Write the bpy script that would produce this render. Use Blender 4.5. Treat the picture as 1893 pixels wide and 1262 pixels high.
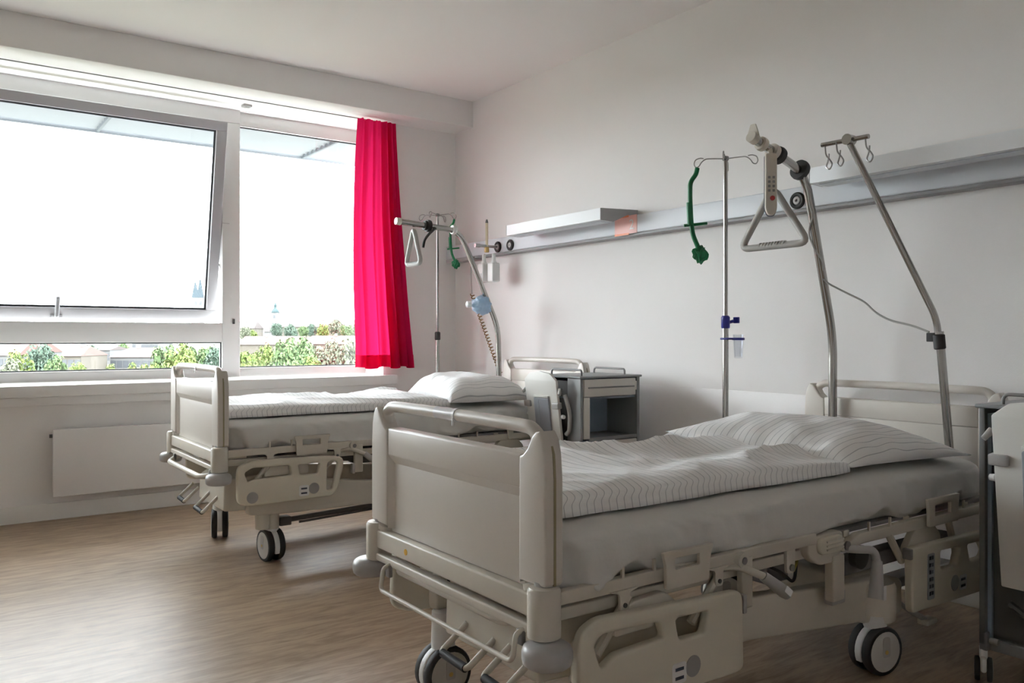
import bpy, bmesh, math, random
from mathutils import Vector, Matrix, noise
random.seed(7)
scene = bpy.context.scene
COL = scene.collection
for o in list(bpy.data.objects):
    bpy.data.objects.remove(o, do_unlink=True)

# ------------------------------------------------------------------ camera
YAW = math.radians(35.57)
FPX, HORIZON = 1533.0, 622.0
cam_d = bpy.data.cameras.new('camera')
cam_d.sensor_width = 36.0
cam_d.lens = 36.0 * FPX / 1893.0
cam_d.shift_y = (HORIZON - 631.0) / 1893.0
cam_d.clip_end = 3000
cam = bpy.data.objects.new('camera', cam_d)
COL.objects.link(cam)
cam.location = (-3.494, -5.664, 1.1)
cam.rotation_euler = (math.pi / 2, 0, -YAW)
scene.camera = cam

# ------------------------------------------------------------------ light
world = bpy.data.worlds.new('sky')
scene.world = world
world.use_nodes = True
wn = world.node_tree.nodes
bg = wn['Background']
bg.inputs['Color'].default_value = (0.91, 0.965, 1.0, 1)
bg.inputs['Strength'].default_value = 11.0
sun_d = bpy.data.lights.new('sun', 'SUN')
sun_d.energy = 2.5
sun_d.angle = math.radians(1.0)
sun_d.color = (1.0, 0.95, 0.86)
sun = bpy.data.objects.new('sun', sun_d)
COL.objects.link(sun)
sun.rotation_euler = (math.radians(48), 0, math.radians(-25))   # shines towards +y: no direct sun in the room

vs = scene.view_settings
vs.view_transform = 'Standard'
vs.look = 'None'
vs.exposure = 0.90
vs.gamma = 1.0
vs.use_curve_mapping = False
scene.cycles.max_bounces = 16
scene.cycles.diffuse_bounces = 10

# ------------------------------------------------------------------ materials
MATS = {}
def mat(name, col, rough=0.5, metal=0.0, var=0.0, vscale=8.0, bump=0.0, bscale=60.0, spec=0.5, coat=0.0, trans=None):
    if name in MATS:
        return MATS[name]
    m = bpy.data.materials.new(name)
    m.use_nodes = True
    nt = m.node_tree
    b = nt.nodes['Principled BSDF']
    b.inputs['Base Color'].default_value = (*col, 1)
    b.inputs['Roughness'].default_value = rough
    b.inputs['Metallic'].default_value = metal
    b.inputs['Specular IOR Level'].default_value = spec
    b.inputs['Coat Weight'].default_value = coat
    tc = nt.nodes.new('ShaderNodeTexCoord')
    if var > 0:
        nz = nt.nodes.new('ShaderNodeTexNoise')
        nz.inputs['Scale'].default_value = vscale
        nz.inputs['Detail'].default_value = 4
        nt.links.new(tc.outputs['Object'], nz.inputs['Vector'])
        mx = nt.nodes.new('ShaderNodeMix'); mx.data_type = 'RGBA'
        mx.inputs['A'].default_value = (*[c * (1 - var) for c in col], 1)
        mx.inputs['B'].default_value = (*[min(1, c * (1 + var)) for c in col], 1)
        nt.links.new(nz.outputs['Fac'], mx.inputs['Factor'])
        nt.links.new(mx.outputs['Result'], b.inputs['Base Color'])
    if bump > 0:
        nb = nt.nodes.new('ShaderNodeTexNoise')
        nb.inputs['Scale'].default_value = bscale
        nb.inputs['Detail'].default_value = 3
        nt.links.new(tc.outputs['Object'], nb.inputs['Vector'])
        bp = nt.nodes.new('ShaderNodeBump')
        bp.inputs['Strength'].default_value = bump
        bp.inputs['Distance'].default_value = 0.01
        nt.links.new(nb.outputs['Fac'], bp.inputs['Height'])
        nt.links.new(bp.outputs['Normal'], b.inputs['Normal'])
    if trans is not None:
        tr = nt.nodes.new('ShaderNodeBsdfTranslucent')
        tr.inputs['Color'].default_value = (*trans[0], 1)
        ms = nt.nodes.new('ShaderNodeMixShader')
        ms.inputs['Fac'].default_value = trans[1]
        out = nt.nodes['Material Output']
        nt.links.new(b.outputs['BSDF'], ms.inputs[1])
        nt.links.new(tr.outputs['BSDF'], ms.inputs[2])
        nt.links.new(ms.outputs['Shader'], out.inputs['Surface'])
    MATS[name] = m
    return m

def glass_mat(name, tint=(1, 1, 1), refl=0.08, rough=0.02):
    m = bpy.data.materials.new(name)
    m.use_nodes = True
    nt = m.node_tree
    nt.nodes.remove(nt.nodes['Principled BSDF'])
    t = nt.nodes.new('ShaderNodeBsdfTransparent'); t.inputs['Color'].default_value = (*tint, 1)
    g = nt.nodes.new('ShaderNodeBsdfGlossy'); g.inputs['Roughness'].default_value = rough
    ms = nt.nodes.new('ShaderNodeMixShader')
    ms.inputs['Fac'].default_value = refl
    nt.links.new(t.outputs[0], ms.inputs[1]); nt.links.new(g.outputs[0], ms.inputs[2])
    nt.links.new(ms.outputs[0], nt.nodes['Material Output'].inputs['Surface'])
    MATS[name] = m
    return m

def stripe_mat(name, base, line, spacing, width):
    m = bpy.data.materials.new(name)
    m.use_nodes = True
    nt = m.node_tree
    b = nt.nodes['Principled BSDF']
    b.inputs['Roughness'].default_value = 0.9
    b.inputs['Specular IOR Level'].default_value = 0.15
    uv = nt.nodes.new('ShaderNodeUVMap')
    sp = nt.nodes.new('ShaderNodeSeparateXYZ')
    nt.links.new(uv.outputs['UV'], sp.inputs[0])
    def mth(op, a, v):
        n = nt.nodes.new('ShaderNodeMath'); n.operation = op
        nt.links.new(a, n.inputs[0])
        if v is not None: n.inputs[1].default_value = v
        return n.outputs[0]
    f = mth('FRACT', mth('MULTIPLY', sp.outputs['X'], 1.0 / spacing), None)
    d = mth('ABSOLUTE', mth('SUBTRACT', f, 0.5), None)
    mr = nt.nodes.new('ShaderNodeMapRange'); mr.interpolation_type = 'SMOOTHSTEP'
    mr.inputs['From Min'].default_value = width / spacing * 0.5
    mr.inputs['From Max'].default_value = width / spacing * 0.9
    nt.links.new(d, mr.inputs['Value'])
    mx = nt.nodes.new('ShaderNodeMix'); mx.data_type = 'RGBA'
    mx.inputs['A'].default_value = (*line, 1)
    mx.inputs['B'].default_value = (*base, 1)
    nt.links.new(mr.outputs['Result'], mx.inputs['Factor'])
    nt.links.new(mx.outputs['Result'], b.inputs['Base Color'])
    tc = nt.nodes.new('ShaderNodeTexCoord')
    nb = nt.nodes.new('ShaderNodeTexNoise'); nb.inputs['Scale'].default_value = 25; nb.inputs['Detail'].default_value = 5
    nt.links.new(tc.outputs['Object'], nb.inputs['Vector'])
    bp = nt.nodes.new('ShaderNodeBump'); bp.inputs['Strength'].default_value = 0.25; bp.inputs['Distance'].default_value = 0.01
    nt.links.new(nb.outputs['Fac'], bp.inputs['Height']); nt.links.new(bp.outputs['Normal'], b.inputs['Normal'])
    MATS[name] = m
    return m

def floor_mat():
    m = bpy.data.materials.new('laminate')
    m.use_nodes = True
    nt = m.node_tree
    b = nt.nodes['Principled BSDF']
    tc = nt.nodes.new('ShaderNodeTexCoord')
    def grain(sx, sy, scale, detail, dist):
        mp = nt.nodes.new('ShaderNodeMapping'); mp.inputs['Scale'].default_value = (sx, sy, 1)
        nt.links.new(tc.outputs['Object'], mp.inputs['Vector'])
        n = nt.nodes.new('ShaderNodeTexNoise')
        n.inputs['Scale'].default_value = scale; n.inputs['Detail'].default_value = detail
        n.inputs['Distortion'].default_value = dist
        nt.links.new(mp.outputs['Vector'], n.inputs['Vector'])
        return n.outputs['Fac']
    g1 = grain(2.2, 14, 2.0, 7, 1.2)
    g2 = grain(6, 70, 3.0, 5, 0.8)
    g3 = grain(1.0, 1.0, 1.2, 2, 0.0)
    mx = nt.nodes.new('ShaderNodeMath'); mx.operation = 'MULTIPLY_ADD'
    nt.links.new(g2, mx.inputs[0]); mx.inputs[1].default_value = 0.5
    nt.links.new(g1, mx.inputs[2])
    mx2 = nt.nodes.new('ShaderNodeMath'); mx2.operation = 'MULTIPLY_ADD'
    nt.links.new(g3, mx2.inputs[0]); mx2.inputs[1].default_value = 0.2
    nt.links.new(mx.outputs[0], mx2.inputs[2])
    cr = nt.nodes.new('ShaderNodeValToRGB')
    e = cr.color_ramp.elements
    e[0].position = 0.55; e[0].color = (0.185, 0.122, 0.074, 1)
    e[1].position = 1.1; e[1].color = (0.40, 0.295, 0.200, 1)
    nt.links.new(mx2.outputs[0], cr.inputs['Fac'])
    nt.links.new(cr.outputs['Color'], b.inputs['Base Color'])
    b.inputs['Roughness'].default_value = 0.40
    b.inputs['Specular IOR Level'].default_value = 0.5
    bp = nt.nodes.new('ShaderNodeBump'); bp.inputs['Strength'].default_value = 0.08; bp.inputs['Distance'].default_value = 0.004
    nt.links.new(g2, bp.inputs['Height']); nt.links.new(bp.outputs['Normal'], b.inputs['Normal'])
    MATS['laminate'] = m
    return m

def leaf_mat(name, c1, c2):
    m = mat(name, c1, 0.7, spec=0.2)
    nt = m.node_tree
    b = nt.nodes['Principled BSDF']
    gi = nt.nodes.new('ShaderNodeNewGeometry')
    mx = nt.nodes.new('ShaderNodeMix'); mx.data_type = 'RGBA'
    mx.inputs['A'].default_value = (*c1, 1); mx.inputs['B'].default_value = (*c2, 1)
    nt.links.new(gi.outputs['Random Per Island'], mx.inputs['Factor'])
    nt.links.new(mx.outputs['Result'], b.inputs['Base Color'])
    return m

WALL = mat('wall_paint', (0.80, 0.785, 0.775), 0.85, var=0.015, vscale=3, bump=0.06, bscale=180, spec=0.2)
CEIL = mat('ceiling_paint', (0.82, 0.80, 0.79), 0.9, bump=0.03, bscale=150, spec=0.2)
DADO = mat('dado_paint', (0.79, 0.775, 0.77), 0.45, bump=0.05, bscale=160)
WHITEF = mat('window_white', (0.66, 0.65, 0.635), 0.4, bump=0.01)
SILLW = mat('sill_white', (0.80, 0.79, 0.785), 0.35)
SKIRT = mat('skirting', (0.78, 0.77, 0.74), 0.5)
FLOOR = floor_mat()
GLASS = glass_mat('pane_glass', (0.985, 0.99, 0.99), 0.05)
SASHG = mat('sash_grey', (0.40, 0.39, 0.405), 0.45)
SEAL = mat('dark_seal', (0.05, 0.055, 0.06), 0.6)
HANDLEG = mat('handle_grey', (0.30, 0.30, 0.31), 0.4)
CREAM = mat('bed_cream', (0.60, 0.56, 0.485), 0.42, var=0.03, vscale=20, bump=0.02, bscale=250)
CREAMB = mat('board_cream', (0.62, 0.58, 0.525), 0.38, var=0.02, vscale=12, bump=0.03, bscale=300)
RAILC = mat('rail_cream', (0.64, 0.60, 0.50), 0.42, var=0.02, vscale=20, bump=0.02, bscale=250)
BASEC = mat('base_cream', (0.62, 0.58, 0.50), 0.45, var=0.02)
GREYP = mat('grey_plastic', (0.42, 0.41, 0.40), 0.4, var=0.04)
BUMP = mat('bumper_grey', (0.40, 0.39, 0.385), 0.38, var=0.1, vscale=40)
DARKM = mat('dark_metal', (0.09, 0.088, 0.085), 0.5)
MIDM = mat('mid_metal', (0.22, 0.215, 0.21), 0.5)
BLACK = mat('black_rubber', (0.025, 0.025, 0.025), 0.6)
CHROME = mat('chrome', (0.40, 0.39, 0.37), 0.16, 1.0)
STEEL = mat('steel', (0.38, 0.37, 0.36), 0.3, 1.0)
WHEELW = mat('wheel_disc', (0.55, 0.535, 0.50), 0.45)
WHITEP = mat('white_plastic', (0.74, 0.74, 0.73), 0.4)
SHEET = mat('sheet_cotton', (0.66, 0.655, 0.63), 0.95, var=0.02, vscale=6, bump=0.18, bscale=22, spec=0.1)
DUVET = stripe_mat('striped_cotton', (0.86, 0.86, 0.86), (0.52, 0.53, 0.55), 0.0245, 0.0018)
RED = mat('red_curtain', (0.52, 0.006, 0.065), 0.9, spec=0.1, bump=0.15, bscale=120, trans=((0.88, 0.02, 0.15), 0.42))
ALU = mat('aluminium_rail', (0.62, 0.65, 0.69), 0.42, 0.0)
LAMPW = mat('lamp_white', (0.76, 0.78, 0.80), 0.4)
LAMPG = mat('lamp_end_grey', (0.35, 0.35, 0.35), 0.5)
LAMPD = mat('lamp_diffuser', (0.55, 0.58, 0.62), 0.3)
PINK = mat('label_pink', (0.88, 0.50, 0.45), 0.4)
ORANGE = mat('label_orange', (0.85, 0.27, 0.12), 0.4)
LABW = mat('label_white', (0.86, 0.80, 0.78), 0.4)
GREEN = mat('green_plastic', (0.0, 0.15, 0.05), 0.4)
BLUE = mat('blue_plastic', (0.015, 0.02, 0.22), 0.35)
CUP = glass_mat('clear_cup', (0.93, 0.94, 0.96), 0.12, 0.05)
MASKB = mat('pale_blue_film', (0.55, 0.68, 0.80), 0.3, spec=0.6, trans=((0.5, 0.68, 0.85), 0.4))
MILK = mat('milky_bottle', (0.78, 0.79, 0.78), 0.3, trans=((0.85, 0.86, 0.86), 0.3))
COILB = mat('coil_brown', (0.28, 0.17, 0.06), 0.5)
YELLOW = mat('yellow_sticker', (0.72, 0.40, 0.03), 0.5)
YELLOWB = mat('brass_yellow', (0.55, 0.38, 0.12), 0.4)
GREYD = mat('cabinet_dark', (0.13, 0.132, 0.128), 0.42)
GREYC = mat('cabinet_grey', (0.24, 0.25, 0.25), 0.42)
CABW = mat('cabinet_beige', (0.62, 0.59, 0.54), 0.4)
CABI = mat('cabinet_inside', (0.27, 0.33, 0.40), 0.3)
LEAFW = mat('leaf_white', (0.68, 0.67, 0.635), 0.4, bump=0.02, bscale=300)
LEAFG = mat('leaf_grey', (0.27, 0.28, 0.31), 0.3)
STICK = mat('sticker_grey', (0.33, 0.32, 0.31), 0.5)
STICKW = mat('sticker_white', (0.75, 0.75, 0.75), 0.4)
PANELG = mat('control_grey', (0.30, 0.32, 0.35), 0.4)
NAVY = mat('symbol_dark', (0.04, 0.05, 0.08), 0.5)
REDB = mat('red_button', (0.45, 0.05, 0.05), 0.4)
CABLE = mat('cable_grey', (0.36, 0.35, 0.33), 0.5)
RADW = mat('radiator_white', (0.74, 0.72, 0.715), 0.45, bump=0.01)
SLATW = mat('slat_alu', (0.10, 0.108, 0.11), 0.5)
SLATD = mat('slat_bracket', (0.06, 0.068, 0.075), 0.5)
TAPE = mat('clear_tape', (0.72, 0.71, 0.73), 0.2)

# ------------------------------------------------------------------ helpers
def obj(name, me, m=None, parent=None, loc=None):
    o = bpy.data.objects.new(name, me)
    COL.objects.link(o)
    if m is not None and me is not None:
        me.materials.clear(); me.materials.append(m)
    if parent is not None: o.parent = parent
    if loc is not None: o.location = loc
    return o
def tag(o, label, cat, group=None, kind=None):
    if label: o['label'] = label
    if cat: o['category'] = cat
    if group: o['group'] = group
    if kind: o['kind'] = kind
    return o
def thing(name, label, cat, loc=(0, 0, 0), group=None, rz=0.0):
    o = bpy.data.objects.new(name, None)
    o.empty_display_size = 0.1
    COL.objects.link(o)
    o.location = loc
    o.rotation_euler = (0, 0, rz)
    return tag(o, label, cat, group)
def struct(name, me, m, label=None):
    o = obj(name, me, m)
    o['kind'] = 'structure'
    if label: o['label'] = label
    return o

class MB:
    """collects shapes of ONE part into one mesh"""
    def __init__(self): self.v = []; self.f = []
    def add(self, vs_, fs_):
        n = len(self.v)
        self.v += [tuple(p) for p in vs_]
        self.f += [tuple(i + n for i in f) for f in fs_]
        return self
    def box(self, a, b, bev=0.0):
        x0, y0, z0 = [min(a[i], b[i]) for i in range(3)]
        x1, y1, z1 = [max(a[i], b[i]) for i in range(3)]
        if bev <= 0:
            return self.add([(x0,y0,z0),(x1,y0,z0),(x1,y1,z0),(x0,y1,z0),(x0,y0,z1),(x1,y0,z1),(x1,y1,z1),(x0,y1,z1)],
                            [(0,3,2,1),(4,5,6,7),(0,1,5,4),(1,2,6,5),(2,3,7,6),(3,0,4,7)])
        bm = bmesh.new()
        r = bmesh.ops.create_cube(bm, size=1.0)
        for v in bm.verts:
            v.co = Vector(((x0 + x1) / 2 + v.co.x * (x1 - x0), (y0 + y1) / 2 + v.co.y * (y1 - y0), (z0 + z1) / 2 + v.co.z * (z1 - z0)))
        bev = min(bev, 0.49 * min(x1 - x0, y1 - y0, z1 - z0))
        bmesh.ops.bevel(bm, geom=list(bm.edges), offset=bev, segments=3, profile=0.5, affect='EDGES')
        return self.bm(bm)
    def bm(self, bm, mtx=None):
        bm.verts.index_update()
        vs_ = [(mtx @ v.co if mtx else v.co.copy()) for v in bm.verts]
        fs_ = [[v.index for v in f.verts] for f in bm.faces]
        bm.free()
        return self.add(vs_, fs_)
    def tube(self, pts, r, seg=12, fil=0.0, closed=False, nfil=6):
        pts = [Vector(p) for p in pts]
        if fil > 0: pts = fillet(pts, fil, nfil, closed)
        n = len(pts)
        rs = r if isinstance(r, (list, tuple)) else [r] * n
        if len(rs) != n: rs = [rs[0]] * n
        tang = []
        for i in range(n):
            if closed: t = pts[(i + 1) % n] - pts[i - 1]
            elif i == 0: t = pts[1] - pts[0]
            elif i == n - 1: t = pts[-1] - pts[-2]
            else: t = (pts[i + 1] - pts[i]).normalized() + (pts[i] - pts[i - 1]).normalized()
            tang.append(t.normalized())
        ref = Vector((0, 0, 1)) if abs(tang[0].z) < 0.9 else Vector((1, 0, 0))
        nrm = tang[0].cross(ref).normalized()
        vs_, fs_ = [], []
        for i in range(n):
            if i > 0:
                q = tang[i - 1].rotation_difference(tang[i])
                nrm = (q @ nrm).normalized()
            bn = tang[i].cross(nrm).normalized()
            for k in range(seg):
                a = 2 * math.pi * k / seg
                vs_.append(pts[i] + (nrm * math.cos(a) + bn * math.sin(a)) * rs[i])
        m = n if closed else n - 1
        for i in range(m):
            j = (i + 1) % n
            for k in range(seg):
                k2 = (k + 1) % seg
                fs_.append((i * seg + k, i * seg + k2, j * seg + k2, j * seg + k))
        if not closed:
            fs_.append(tuple(reversed(range(seg))))
            fs_.append(tuple((n - 1) * seg + k for k in range(seg)))
        return self.add(vs_, fs_)
    def lathe(self, prof, origin=(0, 0, 0), axis=(0, 0, 1), seg=24):
        """prof: list of (r, h) from one end to the other"""
        ax = Vector(axis).normalized()
        ref = Vector((1, 0, 0)) if abs(ax.x) < 0.9 else Vector((0, 1, 0))
        e1 = ax.cross(ref).normalized(); e2 = ax.cross(e1)
        o = Vector(origin)
        vs_, fs_ = [], []
        for r, h in prof:
            for k in range(seg):
                a = 2 * math.pi * k / seg
                vs_.append(o + ax * h + (e1 * math.cos(a) + e2 * math.sin(a)) * max(r, 1e-5))
        for i in range(len(prof) - 1):
            for k in range(seg):
                k2 = (k + 1) % seg
                fs_.append((i * seg + k, i * seg + k2, (i + 1) * seg + k2, (i + 1) * seg + k))
        fs_.append(tuple(reversed(range(seg))))
        fs_.append(tuple((len(prof) - 1) * seg + k for k in range(seg)))
        return self.add(vs_, fs_)
    def cyl(self, p, q, r, seg=20):
        return self.tube([p, q], r, seg)
    def prism(self, loops, c0, c1, plane='xz', bev=0.0):
        """2D loops (first outer, others holes) extruded between c0 and c1 along the remaining axis"""
        cu = bpy.data.curves.new('tmp', 'CURVE')
        cu.dimensions = '2D'; cu.fill_mode = 'BOTH'
        th = abs(c1 - c0)
        bev = min(bev, th * 0.45)
        cu.extrude = max(th / 2 - bev, 1e-5)
        if bev > 0:
            cu.bevel_depth = bev; cu.bevel_resolution = 2; cu.offset = -bev
        for lp in loops:
            s = cu.splines.new('POLY')
            s.points.add(len(lp) - 1)
            for i, (a, b) in enumerate(lp): s.points[i].co = (a, b, 0, 1)
            s.use_cyclic_u = True
        to = bpy.data.objects.new('tmp', cu)
        COL.objects.link(to)
        dg = bpy.context.evaluated_depsgraph_get()
        me = bpy.data.meshes.new_from_object(to.evaluated_get(dg))
        mid = (c0 + c1) / 2
        out = []
        for v in me.vertices:
            a, b, c = v.co
            if plane == 'xz': out.append((a, mid + c, b))
            elif plane == 'yz': out.append((mid + c, a, b))
            else: out.append((a, b, mid + c))
        self.add(out, [tuple(p.vertices) for p in me.polygons])
        bpy.data.objects.remove(to); bpy.data.meshes.remove(me); bpy.data.curves.remove(cu)
        return self
    def mesh(self, name, ang=40, merge=True):
        me = bpy.data.meshes.new(name)
        me.from_pydata(self.v, [], self.f)
        bm = bmesh.new(); bm.from_mesh(me)
        if merge: bmesh.ops.remove_doubles(bm, verts=bm.verts, dist=1e-5)
        bmesh.ops.recalc_face_normals(bm, faces=bm.faces)
        bm.to_mesh(me); bm.free()
        me.polygons.foreach_set('use_smooth', [True] * len(me.polygons))
        me.set_sharp_from_angle(angle=math.radians(ang))
        return me
    def build(self, name, m, parent=None, loc=None, ang=40):
        return obj(name, self.mesh(name, ang), m, parent, loc)

def fillet(pts, r, n=6, closed=False):
    out = []
    N = len(pts)
    for i in range(N):
        if not closed and i in (0, N - 1):
            out.append(pts[i]); continue
        p0, p, p2 = pts[i - 1], pts[i], pts[(i + 1) % N]
        d0, d1 = p0 - p, p2 - p
        l0, l1 = d0.length, d1.length
        if l0 < 1e-6 or l1 < 1e-6: out.append(p); continue
        d = min(r, 0.45 * l0, 0.45 * l1)
        a, b = p + d0 / l0 * d, p + d1 / l1 * d
        for k in range(n + 1):
            t = k / n
            out.append(a * (1 - t) ** 2 + p * 2 * t * (1 - t) + b * t * t)
    return out
def f2(loop, r, n=4):
    return [(p.x, p.y) for p in fillet([Vector((a, b, 0)) for a, b in loop], r, n, True)]
def rect(a0, b0, a1, b1, r=0.0):
    lp = [(a0, b0), (a1, b0), (a1, b1), (a0, b1)]
    return f2(lp, r) if r > 0 else lp

def sheet_mesh(name, nu, nv, fn, uvfn=None, closed_v=False):
    """grid surface: fn(s,t)->xyz with s,t in 0..1"""
    vs_, fs_, uvs = [], [], []
    for i in range(nu + 1):
        for j in range(nv + 1):
            s, t = i / nu, j / nv
            vs_.append(fn(s, t)); uvs.append(uvfn(s, t) if uvfn else (s, t))
    w = nv + 1
    for i in range(nu):
        for j in range(nv):
            fs_.append((i * w + j, (i + 1) * w + j, (i + 1) * w + j + 1, i * w + j + 1))
    me = bpy.data.meshes.new(name)
    me.from_pydata(vs_, [], fs_)
    ul = me.uv_layers.new(name='UVMap')
    for p in me.polygons:
        for li, vi in zip(p.loop_indices, p.vertices):
            ul.data[li].uv = uvs[vi]
    me.polygons.foreach_set('use_smooth', [True] * len(me.polygons))
    return me

def copy_tree(o, parent=None):
    c = o.copy(); COL.objects.link(c)
    if parent is not None: c.parent = parent
    for ch in o.children: copy_tree(ch, c)
    return c

# ------------------------------------------------------------------ room shell
XL, YB, HC = -6.2, -7.6, 2.92
struct('floor', MB().box((XL, YB, -0.2), (0.3, 0.42, 0.0)).mesh('floor'), FLOOR, 'warm brown wood-look laminate floor')
struct('ceiling', MB().box((XL - .2, YB - .2, HC), (0.4, 0.6, HC + 0.25)).mesh('ceiling'), CEIL)
struct('wall_right', MB().box((0, YB, 0), (0.25, 0.42, HC)).mesh('wall_right'), WALL)
WALLB = mat('wall_paint_beige', (0.74, 0.72, 0.70), 0.85, var=0.015, vscale=3, bump=0.06, bscale=180, spec=0.2)
struct('wall_left', MB().box((XL - 0.2, YB, 0), (XL, 0.42, HC)).mesh('wall_left'), WALLB)
struct('wall_back', MB().box((XL, YB - 0.2, 0), (0.25, YB, HC)).mesh('wall_back'), WALLB)
WX0, WX1 = -4.75, -0.640           # window opening
wl = MB().box((XL, 0, 0), (0, 0.42, 0.743)).box((WX1, 0, 0.743), (0, 0.42, HC)).box((XL, 0, 0.743), (WX0, 0.42, HC)).box((WX0, 0.30, 2.715), (WX1, 0.42, HC))
struct('wall_window', wl.mesh('wall_window'), WALL)
sf = MB().box((XL, -0.262, 2.718), (0, 0.0, HC), 0.004).box((WX0, -0.01, 2.718), (WX1, 0.30, HC))
struct('trim_1', sf.mesh('trim_1'), WALL, 'boxed-out soffit running along the window wall')
struct('trim_2', MB().box((XL, -0.012, 2.7125), (-0.56, -0.003, 2.7185)).mesh('trim_2'), mat('track_grey', (0.25, 0.24, 0.23), 0.5), 'narrow curtain track slot in the soffit')
struct('trim_3', MB().prism([[(WX0, -0.09), (-0.566, -0.09), (-0.566, 0.0), (WX1, 0.0), (WX1, 0.30), (WX0, 0.30)]], 0.743, 0.8115, 'xy', 0.005).mesh('trim_3'), SILLW, 'thick white window sill board')
struct('trim_4', MB().box((WX0, -0.05, 0.690), (-0.572, 0.0, 0.743), 0.003).mesh('trim_4'), SILLW, 'recessed apron strip under the window sill')
struct('baseboard_window', MB().box((XL, -0.012, 0), (-0.01, 0, 0.10), 0.003).mesh('baseboard_window'), SKIRT)
struct('baseboard_right', MB().box((-0.012, YB, 0), (0, -0.012, 0.10), 0.003).mesh('baseboard_right'), SKIRT)
struct('trim_5', MB().box((-0.004, YB, 0.10), (0, -0.012, 0.8165), 0.0018).mesh('trim_5'), DADO, 'smooth painted wall protection panel on the lower right wall')

tag(MB().box((-1.66, 0.10, 2.702), (-1.60, 0.16, 2.718), 0.004).box((-1.645, 0.115, 2.697), (-1.615, 0.145, 2.703), 0.002).build('ceiling_clip', GREYP), 'small grey plastic clip on the soffit above the window mullion', 'clip')

# ------------------------------------------------------------------ windows
def frame_boxes(parent, boxes, m=WHITEF, name='frame_bar'):
    for a, b in boxes: MB().box(a, b, 0.004).build(name, m, parent)
FY0, FY1 = 0.30, 0.375
w1 = bpy.data.objects.new('window_1', None); COL.objects.link(w1); w1['kind'] = 'structure'
w1['label'] = 'wide white window with a centre-pivot sash tilted open above a low fixed pane'
frame_boxes(w1, [((WX0, FY0, 2.622), (-1.623, FY1, 2.7175)), ((-1.748, FY0, 0.811), (-1.623, FY1, 2.622)),
                 ((WX0, FY0, 1.061), (-1.748, FY1, 1.196)), ((WX0, FY0, 0.811), (-1.748, FY1, 0.878)),
                 ((WX0, FY0, 0.878), (WX0 + 0.1, FY1, 2.622))])
def seal_loop(x0, x1, z0, z1, y, t=0.008):
    return MB().box((x0, y - .006, z0), (x1, y + .006, z0 + t)).box((x0, y - .006, z1 - t), (x1, y + .006, z1)).box((x0, y - .006, z0), (x0 + t, y + .006, z1)).box((x1 - t, y - .006, z0), (x1, y + .006, z1))
seal_loop(WX0 + 0.1, -1.748, 0.878, 1.061, 0.33).build('seal', SEAL, w1)
MB().box((WX0 + .1, 0.334, 0.878), (-1.748, 0.338, 1.061)).build('pane', GLASS, w1)
MB().box((-1.677, 0.294, 1.190), (-1.661, 0.302, 1.226), 0.002).build('lock_plate', DARKM, w1)
MB().box((-1.748, 0.296, 1.901), (-1.700, 0.30, 1.905)).build('pivot_cover_joint', GREYP, w1)
# tilting sash (local frame about the pivot axis)
PZ = 1.907
sash = bpy.data.objects.new('sash', None); COL.objects.link(sash); sash.parent = w1
sash.location = (0, 0.33, PZ)
sash.rotation_euler = (math.radians(11.7), 0, 0)
sash['label'] = 'pivoting window sash tilted open'
SX0, SX1, SZ0, SZ1 = WX0 + 0.105, -1.752, -0.711, 0.700
frame_boxes(sash, [((SX0, -0.03, SZ1 - 0.065), (SX1, 0.03, SZ1)), ((SX0, -0.03, SZ0), (SX1, 0.03, SZ0 + 0.085)),
                   ((SX1 - 0.07, -0.03, SZ0 + 0.085), (SX1, 0.03, SZ1 - 0.065)), ((SX0, -0.03, SZ0 + 0.085), (SX0 + 0.07, 0.03, SZ1 - 0.065))], SASHG, 'sash_bar')
seal_loop(SX0 + .07, SX1 - .07, SZ0 + .085, SZ1 - .065, 0.0, 0.012).build('seal', SEAL, sash)
MB().box((SX0 + .07, -.003, SZ0 + .085), (SX1 - .07, .003, SZ1 - .065)).build('pane', GLASS, sash)
hm = MB().box((-2.805, -0.04, SZ0 + 0.02), (-2.735, -0.03, SZ0 + 0.04), 0.003)
hm.tube([(-2.77, -0.035, SZ0 + 0.03), (-2.77, -0.065, SZ0 + 0.03), (-2.765, -0.065, SZ0 + 0.165)], 0.014, 10, 0.015)
hm.build('window_handle', HANDLEG, sash)
MB().tube([(SX1 - 0.01, 0.0, -0.26), (SX1 + 0.03, -0.10, -0.40)], 0.004, 8).build('stay_arm', GREYP, sash)
w2 = bpy.data.objects.new('window_2', None); COL.objects.link(w2); w2['kind'] = 'structure'
w2['label'] = 'tall fixed window pane in white frame behind the red curtain'
frame_boxes(w2, [((-1.623, FY0 + .03, 2.613), (WX1, FY1, 2.7175)), ((-1.623, FY0 + .01, 0.811), (WX1, FY1, 0.876)), ((WX1 - 0.05, FY0, 0.876), (WX1, FY1, 2.613))])
seal_loop(-1.623, WX1 - .05, 0.876, 2.613, 0.35, 0.008).build('seal', SEAL, w2)
MB().box((-1.623, 0.348, 0.876), (WX1 - .05, 0.352, 2.613)).build('pane', GLASS, w2)

# ------------------------------------------------------------------ radiator
rd = thing('radiator', 'flat white panel radiator mounted low under the window sill', 'radiator', (-2.85, -0.05, 0.15))
MB().box((0, -0.055, 0.0), (1.75, -0.03, 0.398), 0.004).build('front_panel', RADW, rd)
MB().box((0.02, -0.03, 0.01), (1.73, -0.005, 0.385)).build('core', mat('radiator_core', (0.55, 0.54, 0.53), 0.5), rd)
for x in (0.2, 1.5): MB().box((x, -0.006, 0.1), (x + 0.03, 0.048, 0.3)).build('wall_bracket', GREYP, rd)
MB().cyl((-0.015, -0.02, 0.36), (0.02, -0.02, 0.36), 0.011).build('vent_plug', DARKM, rd)

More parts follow.
